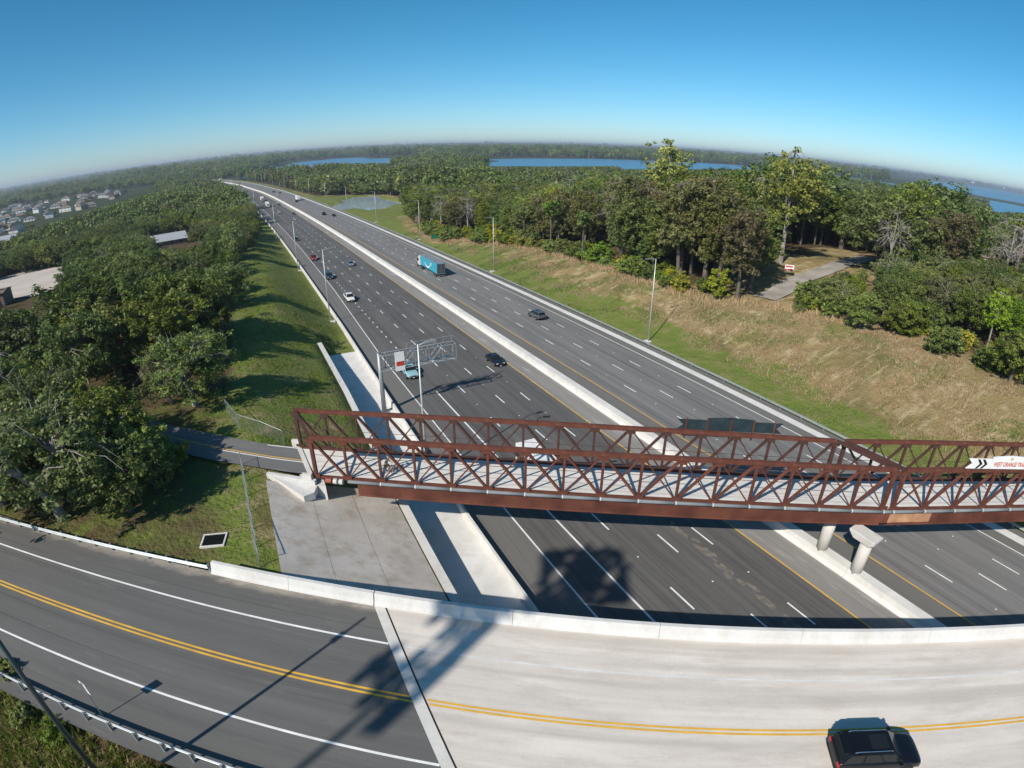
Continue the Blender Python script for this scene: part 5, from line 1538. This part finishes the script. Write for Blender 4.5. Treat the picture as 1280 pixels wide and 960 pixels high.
# --- exclusion zones for the scattered woods
TRAILP = [(DB * t + NB * n) for t, n in tr_c]
def seg_d(px_, py_, pts):
    m = np.full(np.shape(px_), 1e9)
    for a, b in zip(pts[:-1], pts[1:]):
        ax, ay, bx, by = a[0], a[1], b[0], b[1]; L2 = (bx - ax) ** 2 + (by - ay) ** 2
        t = np.clip(((px_ - ax) * (bx - ax) + (py_ - ay) * (by - ay)) / L2, 0, 1)
        m = np.minimum(m, np.hypot(px_ - ax - t * (bx - ax), py_ - ay - t * (by - ay)))
    return m
LOT = hit(35, 352)                                     # pale parking lot on the left
ROOF = hit(212, 306)
ROOFR = hit(1245, 335)
SUB = [np.array(p) for p in ((-400, 370), (-470, 380), (-1010, 640), (-1010, 1080), (-690, 1080), (-560, 760), (-470, 560))]   # subdivision outline
def in_poly(x, y, P):
    c = np.zeros(np.shape(x), bool); j = len(P) - 1
    for i in range(len(P)):
        xi, yi, xj, yj = *P[i][:2], *P[j][:2]
        c ^= ((yi > y) != (yj > y)) & (x < (xj - xi) * (y - yi) / (yj - yi + 1e-12) + xi); j = i
    return c
def left_edge(s): return np.interp(s, [-200, 20, 45, 62, 75, 95, 111, 150, 200, 260, 400, 600, 3000], [-16, -16, -16, -12, -12, -11, -6.5, -2.5, 1., 5, 8.5, 9, 9])
def blocked(x, y):
    s, u = to_su(x, y)
    t, n = x * DO.x + (y - OO.y) * DO.y, x * NO.x + (y - OO.y) * NO.y
    b = (u > left_edge(s)) & (u < np.where(s > 1480, 30, forest_edge(s) + 1.))
    b |= (n > -30) & (n < 5.5) & (u < 40) & (t > -260)
    b |= (n < 5) & (np.hypot(x, y) < 200) & (u > -15)
    b |= seg_d(x, y, TRAILP) < 5
    b |= np.hypot((x - LOT[0]), (y - LOT[1])) < 30
    b |= np.hypot(x - CLEAR[0], y - CLEAR[1]) < 8
    b |= np.hypot((x - ROOF[0]), (y - ROOF[1])) < 15
    b |= np.hypot((x - ROOFR[0]), (y - ROOFR[1])) < 16
    b |= seg_d(x, y, TRACK) < 5.
    b |= in_poly(x, y, SUB)
    for L in LAKES: b |= lake_d(x, y, L) < 1.16
    # open grass between the left oaks
    b |= (s > 55) & (s < 100) & (u > -9.5) & (u < 0) | ((np.abs(s - 74) < 3.5) & (u > -42) & (u < -18))
    for hx, hy_, hr in HAND: b |= np.hypot(x - hx, y - hy_) < max(2.2, hr * .55)
    return b
# lines of sight that the photograph shows open: trees in front stay below these
VIEWS = [(160, 188, lambda x: 436., math.hypot(CLEAR[0], CLEAR[1])), (-20, 84, lambda x: 388., 265.), (186, 244, lambda x: 309., 330.), (-20, 15, lambda x: 313., 420.),
         (-30, 195, lambda x: float(np.interp(x, [0, 60, 130, 190], [300, 280, 258, 240])), 1150.),
         (428, 497, lambda x: 269., 470.), (352, 488, lambda x: 203.5, 2300.), (606, 775, lambda x: 207.5, 1900.), (775, 965, lambda x: 211., 1900.),
         (992, 1085, lambda x: float(np.interp(x, [984, 1092], [362, 332])), 190.), (1216, 1262, lambda x: 322., 330.), (1232, 1300, lambda x: 266., 2500.)]
def cap_height(x, y, h):
    g = tz(x, y); px_, py_, dep = proj_px((x, y, g + h * .8)); d = math.hypot(x, y)
    marg = 2.5 / max(d, 1) * LENS_F
    for x0, x1, f, dist in VIEWS:
        if x0 - marg * .6 < px_ < x1 + marg * .6 and d < dist * .97:
            r = ray(px_, f(px_)); top = CAM_H + r[2] / math.hypot(r[0], r[1]) * d
            h = min(h, top - g)
    return h
def scatter(r0, r1, cell, az0=-62, az1=62, jit=.45, seed=1):
    R_ = np.random.default_rng(seed)
    g = np.arange(-r1, r1, cell); X, Y = np.meshgrid(g, np.arange(0, r1, cell))
    X = X.ravel() + R_.uniform(-jit, jit, X.size) * cell; Y = Y.ravel() + R_.uniform(-jit, jit, Y.size) * cell
    d = np.hypot(X, Y); a = np.degrees(np.arctan2(X, Y))
    k = (d > r0) & (d < r1) & (a > az0) & (a < az1)
    X, Y = X[k], Y[k]; k = ~blocked(X, Y); return X[k], Y[k]
def far_height(x, y):
    s, u = to_su(x, y)
    h = 11 + 4 * vnoise(x, y, 40, 12)
    right = u > 60
    h = np.where(right, 13.5 + 7 * vnoise(x, y, 30, 13), h)
    core = right & (s > 62) & (s < 150) & (u < 170)
    h = np.where(core, 15.5 + 15 * vnoise(x, y, 12, 14), h)
    near = right & (s < 60)
    h = np.where(near, np.where(u < 132, 7.5 + 3.5 * vnoise(x, y, 22, 15), 12.5 + 6 * vnoise(x, y, 30, 15)), h)
    lf = (~right) & (s > 100) & (s < 330)
    h = np.where(lf, (7.5 + 5. * vnoise(x, y, 18, 16)) * np.where(u > left_edge(s) - 9, .82, 1.), h)
    return h
X, Y = scatter(38, 340, 6.6, seed=4)
Hh = far_height(X, Y)
rnd = np.random.default_rng(77)
sc_ = []
for x, y, h in zip(X, Y, Hh):
    px_, py_, dep = proj_px((x, y, tz(x, y) + h * .7))
    if dep < 5 or px_ < -90 or px_ > 1370: continue
    h = cap_height(x, y, h)
    if h < 4.: continue
    sc_.append((math.dist((x, y, 0), (0, 0, CAM_H)) / h, x, y, h))
sc_.sort()
near_t, rest_t = sc_[:268], sc_[268:]
def pick(x, y, h, R_):
    s, u = to_su(x, y); v = vnoise(x, y, 28., 21); w = R_.random()
    if u > 60:
        if h < 10.5: return ('oakm', 'shrub', 'oakp', 'oak')[int(w * 4)]
        if w < .07: return 'pine'
        if w < .12: return 'bare'
        return 'tallb' if v > .66 else ('tallr' if v < .28 else ('tall' if w < .7 else 'oak'))
    if w < .05: return 'bare'
    return 'oak' if v < .5 else ('oakm' if v < .68 else ('oakp' if w < .5 else 'tallb'))
LBL = dict(oak='dark green oak', oakm='mid-green oak', oakp='pale olive oak', tall='tall green broadleaf tree', tallr='russet-tinged broadleaf tree', tallb='bright green broadleaf tree', pine='thin-trunked pine', shrub='low green shrub', bare='leafless grey tree', vine='yellow-green bush')
for d_, x, y, h in near_t:
    k = pick(x, y, h, rnd); s, u = to_su(x, y)
    if u > 60:
        if u - float(forest_edge(s)) < 14: where = 'at the front edge of the right wood'
        elif s < 60: where = 'in the lower wood right of the sandy track'
        elif s < 160: where = 'inside the tall wood right of the highway'
        else: where = 'in the wood between the highway and the lake'
    else:
        if s < 60: where = 'in the wood at the left picture edge'
        elif s < 130: where = 'in the wood left of the grass slope'
        else: where = 'in the wood left of the far highway'
    plant(k, x, y, h * (.62 if k == 'shrub' else 1) * rnd.uniform(.88, 1.12), LBL[k] + ' ' + where, 'trees ' + where, rnd.uniform(.78, 1.2))

# --- the rest of the woods: one mass, instanced on points
def gn_forest(name, pts, scl, idx, protos):
    me = bpy.data.meshes.new(name); n = len(pts)
    me.vertices.add(n); me.vertices.foreach_set('co', np.asarray(pts, np.float32).ravel())
    a = me.attributes.new('scl', 'FLOAT', 'POINT'); a.data.foreach_set('value', np.asarray(scl, np.float32))
    a = me.attributes.new('rot', 'FLOAT', 'POINT'); a.data.foreach_set('value', np.random.default_rng(3).uniform(0, 6.28, n).astype(np.float32))
    a = me.attributes.new('idx', 'INT', 'POINT'); a.data.foreach_set('value', np.asarray(idx, np.int32))
    me.update()
    o = bpy.data.objects.new(name, me); COL.objects.link(o); stuff(o)
    cl = bpy.data.collections.new(name + '_kinds')
    for i, pm in enumerate(protos):
        po = bpy.data.objects.new('kind_%02d' % i, pm); cl.objects.link(po)
    ng = bpy.data.node_groups.new(name, 'GeometryNodeTree')
    ng.interface.new_socket('Geometry', in_out='INPUT', socket_type='NodeSocketGeometry')
    ng.interface.new_socket('Geometry', in_out='OUTPUT', socket_type='NodeSocketGeometry')
    N = ng.nodes; Lk = ng.links
    gi = N.new('NodeGroupInput'); go = N.new('NodeGroupOutput'); ip = N.new('GeometryNodeInstanceOnPoints'); ci = N.new('GeometryNodeCollectionInfo')
    ci.inputs['Collection'].default_value = cl; ci.inputs['Separate Children'].default_value = True; ci.inputs['Reset Children'].default_value = True
    ip.inputs['Pick Instance'].default_value = True
    def named(nm, ty):
        q_ = N.new('GeometryNodeInputNamedAttribute'); q_.data_type = ty; q_.inputs['Name'].default_value = nm; return q_.outputs['Attribute']
    cx = N.new('ShaderNodeCombineXYZ'); Lk.new(named('rot', 'FLOAT'), cx.inputs['Z'])
    Lk.new(gi.outputs[0], ip.inputs['Points']); Lk.new(ci.outputs[0], ip.inputs['Instance']); Lk.new(named('idx', 'INT'), ip.inputs['Instance Index'])
    Lk.new(cx.outputs[0], ip.inputs['Rotation']); Lk.new(named('scl', 'FLOAT'), ip.inputs['Scale']); Lk.new(ip.outputs[0], go.inputs[0])
    md = o.modifiers.new('forest', 'NODES'); md.node_group = ng
    return o
def merged(tm, cm):
    """trunk and crown in one mesh, two material slots"""
    me = bpy.data.meshes.new('tree_kind')
    bm = bmesh.new(); bm.from_mesh(tm)
    n0 = len(bm.faces)
    if cm is not None: bm.from_mesh(cm)
    bm.faces.ensure_lookup_table()
    for f in bm.faces[n0:]: f.material_index = 1
    bm.to_mesh(me); bm.free()
    me.materials.append(tm.materials[0])
    if cm is not None: me.materials.append(cm.materials[0])
    return me
order_k = ['oak', 'oakm', 'oakp', 'tall', 'tallr', 'tallb', 'bare']
MIDP = [merged(*KINDS[k][0][:2]) for k in order_k]; MIDH = [KINDS[k][0][2] for k in order_k]
LODT = [make_tree(k, 900 + i, 1) for i, k in enumerate(order_k)]
LODP = [merged(*t[:2]) for t in LODT]; LODH = [t[2] for t in LODT]
pts, scl, idx = [], [], []
for d_, x, y, h in rest_t:
    k = pick(x, y, h, rnd); k = k if k in order_k else 'tall'
    i = order_k.index(k); pts.append((x, y, tz(x, y) - .2)); scl.append(h / MIDH[i]); idx.append(i)
gn_forest('wood', pts, scl, idx, MIDP)
pts, scl, idx = [], [], []
for r0, r1, cell, k_, sd in ((340, 800, 8.2, 1.0, 5), (800, 1700, 13., 1.15, 6), (1700, 3600, 26., 1.7, 7), (3600, 9000, 80., 3.2, 8), (9000, 20000, 260., 5., 9)):
    X, Y = scatter(r0, r1, cell, -60, 60, .48, sd)
    v = vnoise(X, Y, 260 if r0 < 3000 else 900, 31)
    keep = (v > .26) | (rnd.random(len(X)) < .15)
    X, Y, v = X[keep], Y[keep], v[keep]; Z_ = terrain(X, Y); w = rnd.random(len(X))
    h = far_height(X, Y) * rnd.uniform(.75, 1.15, len(X)) * (k_ if r0 < 3000 else k_ * .62)
    ix = np.where(w < .34, 0, np.where(w < .52, 1, np.where(w < .62, 2, np.where(w < .78, 3, np.where(w < .87, 4, np.where(w < .94, 5, 6))))))
    v2 = vnoise(X, Y, 95 if r0 < 3000 else 500, 37)
    ix = np.where((v2 > .66) & (w > .3), np.where(w > .62, 6, 4), np.where((v2 < .3) & (w < .8), 0, ix))
    h = h * (.75 + .5 * vnoise(X, Y, 60, 38))
    for x, y, z, hh, i in zip(X, Y, Z_, h, ix):
        hh = cap_height(x, y, hh) if r0 < 2000 else hh
        if hh < 2.5: continue
        pts.append((x, y, z - .3)); scl.append(hh / LODH[i]); idx.append(int(i))
gn_forest('distant_forest', pts, scl, idx, LODP)

# --- undergrowth along the wood edges and tall dry grass
def tuft_field(name, XY, h0, h1, blades, mats, seed, spread=.22, wide=.05):
    R_ = np.random.default_rng(seed); XY = np.asarray(XY); n = len(XY)
    Z_ = terrain(XY[:, 0], XY[:, 1]); B = np.repeat(np.column_stack([XY, Z_]), blades, 0); N = len(B)
    off = R_.normal(size=(N, 2)) * spread; B[:, :2] += off
    hh = R_.uniform(h0, h1, N); az = R_.uniform(0, 6.28, N); ln = R_.normal(size=(N, 2)) * .35
    w = wide * R_.uniform(.6, 1.6, N)
    side = np.column_stack([np.cos(az), np.sin(az), np.zeros(N)]) * w[:, None]
    top = B + np.column_stack([ln * hh[:, None], hh])
    V = np.stack([B - side - [0, 0, .05], B + side - [0, 0, .05], top], 1).reshape(-1, 3)
    me = np_mesh(name, V, np.arange(3 * N).reshape(-1, 3))
    t = np.repeat(R_.random(n), blades) * .6 + R_.random(N) * .4
    at = me.attributes.new('tint', 'FLOAT', 'FACE'); at.data.foreach_set('value', t.astype(np.float32))
    return stuff(link(name, me, mats))
M_DRYG = leaf_material('dry_grass', (.15, .115, .05), (.36, .285, .15), .2, .15)
M_GRNG = leaf_material('green_grass', (.045, .075, .014), (.15, .17, .045), .25, .15)
R2 = np.random.default_rng(8)
def bank_points(n, f):
    out = []
    while len(out) < n:
        s = R2.uniform(5, 240, 4000); u = R2.uniform(66.5, 106, 4000)
        k = f(s, u); s, u = s[k], u[k]; uu = u + cshift(s)
        out += list(zip(s * ES[0] + uu * EU[0], s * ES[1] + uu * EU[1]))
    return out[:n]
tuft_field('dry_grass', bank_points(12000, lambda s, u: (u < forest_edge(s) + 1) & (vnoise(s, u, 5., 41) > .45) & (u > 71)), .15, .5, 5, M_DRYG, 1)
tuft_field('tall_dry_grass', bank_points(1500, lambda s, u: (np.abs(u - forest_edge(s) + 1.5) < 2.6) & (s > 50)), .5, 1.5, 8, M_DRYG, 2, .35)
tuft_field('green_tufts', bank_points(6500, lambda s, u: (u < forest_edge(s) - 2) & (vnoise(s, u, 4., 43) > .66)), .12, .4, 6, M_GRNG, 3, .3)
def left_points(n):
    out = []
    while len(out) < n:
        s = R2.uniform(48, 230, 3000); u = R2.uniform(-14, 15.3, 3000); k = (u < np.interp(s, [97, 111], [9.3, 15.2])) & (vnoise(s, u, 4., 51) > .4)
        s, u = s[k], u[k]; uu = u + cshift(s); x, y = s * ES[0] + uu * EU[0], s * ES[1] + uu * EU[1]; k = seg_d(x, y, TRAILP) > 2.6
        out += list(zip(x[k], y[k]))
    return out[:n]
tuft_field('slope_grass', left_points(6000), .1, .32, 5, M_GRNG, 4, .25)
cor = []
while len(cor) < 2600:
    t = R2.uniform(-48, -8); n = R2.uniform(-24, -13.6); p = op(t, n); cor.append((p.x, p.y))
tuft_field('roadside_weeds', cor, .25, .9, 7, M_GRNG, 5, .3)
tuft_field('roadside_dry_weeds', cor[:1400], .25, .8, 6, M_DRYG, 6, .4)
for i, (px_, py_, h) in enumerate(((12, 850, 1.6), (30, 900, 1.3), (75, 925, 1.5))):
    hp('shrub', px_, py_, h, ('leafy weed bush below the near guardrail at the picture corner', 'low bush beside the dark tapered pole', 'brushy shrub right of the dark tapered pole')[i], 1.1)
und = 0
for k in range(125):
    s = float(R2.uniform(20, 240)); u = float(forest_edge(s)) + float(R2.uniform(-2., 3.5)); x, y, _ = hw(s, u)
    if seg_d(np.array(x), np.array(y), TRACK) < 8: continue
    plant('vine' if R2.random() < .3 else 'shrub', x, y, float(R2.uniform(1.8, 4.2) * (1.45 if s > 95 else 1.)), 'low bush of the undergrowth along the right wood edge', 'undergrowth along the right wood edge', 1.2)
    und += 1
# ------------------------------------------------------------------ buildings
M_WALLW = M('house_wall_white', (.74, .73, .70), .8, var=.08)
M_WALLT = M('house_wall_tan', (.46, .38, .30), .8, var=.1)
M_ROOFG = M('roof_shingle_grey', (.17, .165, .16), .9, var=.2)
M_ROOFB = M('roof_shingle_brown', (.20, .15, .12), .9, var=.2)
M_ROOFO = M('roof_tile_orange', (.42, .20, .11), .85, var=.2)
M_ROOFM = M('roof_metal_pale', (.42, .44, .46), .5, .2, .08)
M_WIN = M('house_window', (.05, .07, .09), .1)
M_DOOR = M('garage_door', (.62, .61, .58), .6)
def house(x, y, yaw, w, d, h, rh, wm, rm, label, group=None, hip=True, name='house'):
    e = empty(name, (x, y, tz(x, y) - .3), yaw); tag(e, label, 'house' if name == 'house' else 'building', group)
    if group: REPEAT.append((e, label, h))
    MB().box(-w / 2, w / 2, -d / 2, d / 2, 0, h).build('wall', wm, e)
    o_ = .5; rdg = (w - d) / 2 if hip else w / 2 + o_
    a = [(-w / 2 - o_, -d / 2 - o_, h - .1), (w / 2 + o_, -d / 2 - o_, h - .1), (w / 2 + o_, d / 2 + o_, h - .1), (-w / 2 - o_, d / 2 + o_, h - .1), (-rdg, 0, h + rh), (rdg, 0, h + rh)]
    MB().add(a, [(0, 3, 2, 1), (0, 1, 5, 4), (2, 3, 4, 5), (1, 2, 5), (3, 0, 4)]).build('roof', rm, e)
    for sx in (-.3, .05, .32):
        for zz in ((1.2, 2.5), (4.1, 5.4)) if h > 4.5 else ((1.1, 2.4),):
            for sd in (-1, 1): MB().box(sx * w - .6, sx * w + .6, sd * d / 2 - .03, sd * d / 2 + .03, *zz).build('window', M_WIN, e)
    MB().box(-w / 2 - .03, -w / 2 + .03, -1.3, 1.3, 0, 2.4).build('garage_door', M_DOOR, e)
    return e
R3 = np.random.default_rng(21); nh = 0
tints = [M_WALLW, M_WALLW, M_WALLW, M_WALLT]
SUBH = [(-430, 400), (-520, 580), (-600, 760), (-670, 930), (-760, 1010), (-1010, 900), (-1010, 640), (-620, 395)]
placed = []
for _ in range(4000):
    a = np.array([R3.uniform(-1010, -430), R3.uniform(395, 1010)])
    if not in_poly(np.array(a[0]), np.array(a[1]), SUBH) or len(placed) > 95: continue
    if placed and min(np.hypot(a[0] - q_[0], a[1] - q_[1]) for q_ in placed) < 21: continue
    placed.append(a)
    two = R3.random() < .5; white = R3.random() < .8
    house(a[0], a[1], math.radians(28 + (90 if R3.random() < .45 else 0)) + R3.normal() * .2, 11 + R3.random() * 6, 9, 5.4 if two else 3.2, 2.2 + R3.random() * 1.6, M_WALLW if white else M_WALLT, M_ROOFG if R3.random() < .65 else M_ROOFB,
          ('two-storey ' if two else 'low ') + ('white' if white else 'tan') + ' house in the far subdivision on the left', 'houses of the far subdivision', R3.random() < .5); nh += 1
    if R3.random() < .5: plant('oak', a[0] + R3.uniform(-12, 12), a[1] + R3.uniform(9, 14), R3.uniform(5, 9), ('tiny' if len(placed) % 2 else 'small') + ' dark yard tree in the subdivision', 'yard trees of the subdivision')
p = hit(152, 228); house(p[0], p[1], .3, 40, 16, 6, 4, M_WALLT, M_ROOFO, 'long building with an orange roof beyond the subdivision', None, True, 'large_building')
p = hit(172, 222); house(p[0] + 60, p[1] + 80, .3, 30, 14, 5, 4, M_WALLW, M_ROOFB, 'pale building left of the distant highway bend', None, True, 'large_building')
p = ROOF; house(p[0], p[1], math.radians(40), 15, 11, 3.0, 2.6, M_ROOFB, M_ROOFM, 'low building with a pale metal roof among the left trees', None, False, 'metal_roof_building')
p = hit(4, 310); house(p[0], p[1], .6, 22, 16, 4.5, 3.8, M_WALLT, M_ROOFM, 'grey-roofed building at the left edge behind the parking lot', None, False, 'metal_roof_building')
p = hit(3, 382); house(p[0] - 3, p[1], .5, 9, 8, 4.5, .6, M_ROOFB, M_ROOFB, 'dark brown flat shed at the left edge by the parking lot', None, False, 'shed')
p = ROOFR; house(p[0], p[1], .9, 20, 13, 4.2, 3.2, M_WALLT, M_ROOFB, 'brown-roofed house among the trees at the right edge')
p = hit(1270, 318); house(p[0] + 12, p[1] + 20, .6, 20, 12, 4.2, 3.2, M_WALLT, M_ROOFG, 'grey-roofed house behind the brown-roofed one at right')
for i, (px_, py_) in enumerate(((662, 189), (760, 190), (795, 192), (905, 197), (930, 199), (820, 193), (430, 190), (350, 193), (365, 192), (382, 191))):
    dd = ray(px_, py_); a = math.atan2(dd[0], dd[1]); dist_ = 2500. if i < 6 else 3300.
    x, y = dist_ * math.sin(a), dist_ * math.cos(a)
    while any(lake_d(x, y, L) < 1.2 for L in LAKES): dist_ += 60; x, y = dist_ * math.sin(a), dist_ * math.cos(a)
    house(x, y, a, 46, 24, 12, 7, M_WALLW, M_ROOFO if i % 2 else M_ROOFG, 'pale large house on the far lake shore', 'houses on the far lake shore')
# white-and-red notice in the wood and a small shed roof glimpsed between trunks
p = hit(985, 345); e = empty('notice_sign', (p[0], p[1], p[2]), -.2); tag(e, 'white and red notice sign by the sandy track', 'sign')
for x in (-1, 1): MB().tube((x * .75, 0, 0), (x * .75, 0, 2.2), .06, .06, 6).build('post', M_STEELD, e)
MB().box(-1.1, 1.1, -.08, -.04, 1.1, 2.6).build('panel', M_SIGNW, e); MB().box(-1., 1., -.095, -.081, 1.2, 1.6).build('red_band', M_SIGNR, e)
MB().box(-.9, .8, -.095, -.081, 2.0, 2.35).build('red_band', M_SIGNR, e)
# sandy track and parking lot as sheets laid on the ground
M_SAND = M('pale_sand', (.34, .31, .27), .95, 0, .25, .3, 3.)
def draped(name, poly_pts, w, mat, dz):
    P = [np.array(p[:2]) for p in poly_pts]; fine = []
    for a, b in zip(P[:-1], P[1:]):
        n = max(2, int(np.linalg.norm(b - a) / 3)); fine += [a + (b - a) * k / n for k in range(n)]
    fine.append(P[-1]); v = []
    for i, p in enumerate(fine):
        d = fine[min(i + 1, len(fine) - 1)] - fine[max(i - 1, 0)]; d = d / np.linalg.norm(d); nrm = np.array([-d[1], d[0]])
        for k in range(5):
            q_ = p + nrm * w * (k / 4 - .5); v.append((q_[0], q_[1], tz(q_[0], q_[1]) + dz))
    me = np_mesh(name, v, [(i * 5 + k, i * 5 + k + 1, i * 5 + k + 6, i * 5 + k + 5) for i in range(len(fine) - 1) for k in range(4)])
    return struct(link(name, me, mat))
draped('sandy_track', TRACK, 5.2, M_SAND, .22)
lotv = []
for i in range(13):
    for j in range(13):
        x, y = LOT[0] + (i - 6) * 5.6, LOT[1] + (j - 6) * 5.; lotv.append((x, y, tz(x, y) + .35))
struct(link('parking_lot', np_mesh('parking_lot', lotv, [(i * 13 + j, (i + 1) * 13 + j, (i + 1) * 13 + j + 1, i * 13 + j + 1) for i in range(12) for j in range(12)]), M('pale_lot_concrete', (.52, .46, .40), .9, 0, .12, .1, 1.)))

# ------------------------------------------------------------------ labels: each repeat is named by the landmark it is nearest to in the picture
LANDMARKS = {'the pale-limbed oak': (80, 570), 'the left picture edge': (5, 440), 'the parking lot': (40, 355), 'the metal roof': (215, 298), 'the olive-green oak by the trail': (245, 470),
             'the top of the grass slope': (310, 380), 'the left shoulder lamps': (335, 290), 'the far bend': (260, 235), 'the pond': (465, 258), 'the small green sign': (536, 300), 'the second right-hand lamp': (613, 300),
             'the bare-trunked pines': (700, 300), 'the nearest right-hand lamp': (812, 350), 'the vine-covered bush': (896, 360), 'the skyline tree above the lake': (826, 210), 'the tallest bright tree': (975, 230),
             'the notice sign': (984, 322), 'the sandy track': (1050, 335), 'the bright green shrub on the crest': (1178, 430), 'the brown-roofed house': (1245, 325), 'the right picture edge': (1275, 430),
             'the far lake': (690, 203), 'the left lake': (420, 199), 'the orange-roofed building': (152, 226), 'the subdivision field': (120, 262), 'the upper left corner of the subdivision': (5, 262), 'the middle of the subdivision': (45, 262), 'the right end of the subdivision': (95, 250), 'the lower left corner of the subdivision': (5, 288),
             'the third right-hand lamp': (520, 275), 'the yellow-green bush by the lamp': (640, 306), 'the yellow-green bush below the pines': (745, 330), 'the dark shrub above the lamp': (840, 345), 'the skyline gap over the right lake': (1130, 250), 'the olive rounded tree': (1018, 370), 'the foot of the third right-hand lamp': (523, 302), 'the inner bend of the wood edge': (562, 300), 'the front of the right wood': (588, 302), 'the wood between the lot and the metal roof': (140, 320), 'the middle of the left wood': (255, 345), 'the wood behind the metal roof': (230, 270)}
ORD = ['nearest', 'second nearest', 'third nearest', 'fourth nearest', 'fifth nearest', 'sixth nearest', 'seventh nearest', 'eighth nearest', 'ninth nearest', 'tenth nearest', 'eleventh nearest', 'twelfth nearest', 'thirteenth nearest', 'fourteenth nearest', 'fifteenth nearest', 'sixteenth nearest', 'seventeenth nearest', 'eighteenth nearest', 'nineteenth nearest', 'twentieth nearest', 'twenty-first nearest', 'twenty-second nearest']
bins = {}
for e, lab, h in REPEAT:
    x, y, dep = proj_px((e.location.x, e.location.y, e.location.z + h * .6))
    k = min(LANDMARKS, key=lambda q_: math.hypot(LANDMARKS[q_][0] - x, LANDMARKS[q_][1] - y))
    short = lab.split(' at the ')[0].split(' in the ')[0].split(' inside ')[0].split(' of the undergrowth')[0].split(' on the ')[0]
    bins.setdefault((short, k), []).append((math.hypot(LANDMARKS[k][0] - x, LANDMARKS[k][1] - y), e))
for (short, k), L_ in bins.items():
    L_.sort(key=lambda q_: q_[0])
    for i_, (d_, e) in enumerate(L_):
        e['label'] = '%s %s to %s' % (short, ORD[i_], k) if i_ < len(ORD) else '%s well away from %s' % (short, k)

# ------------------------------------------------------------------ haze: the air itself
hm = bpy.data.materials.new('haze_air'); hm.use_nodes = True
for n in list(hm.node_tree.nodes): hm.node_tree.nodes.remove(n)
_o = hm.node_tree.nodes.new('ShaderNodeOutputMaterial'); _v = hm.node_tree.nodes.new('ShaderNodeVolumePrincipled')
_v.inputs['Color'].default_value = (.80, .88, 1.0, 1); _v.inputs['Density'].default_value = 1.4e-4; _v.inputs['Anisotropy'].default_value = .2
hm.node_tree.links.new(_v.outputs[0], _o.inputs['Volume'])
hz = MB().box(-45000, 45000, -45000, 45000, -40., 68.).build('haze', hm); stuff(hz)
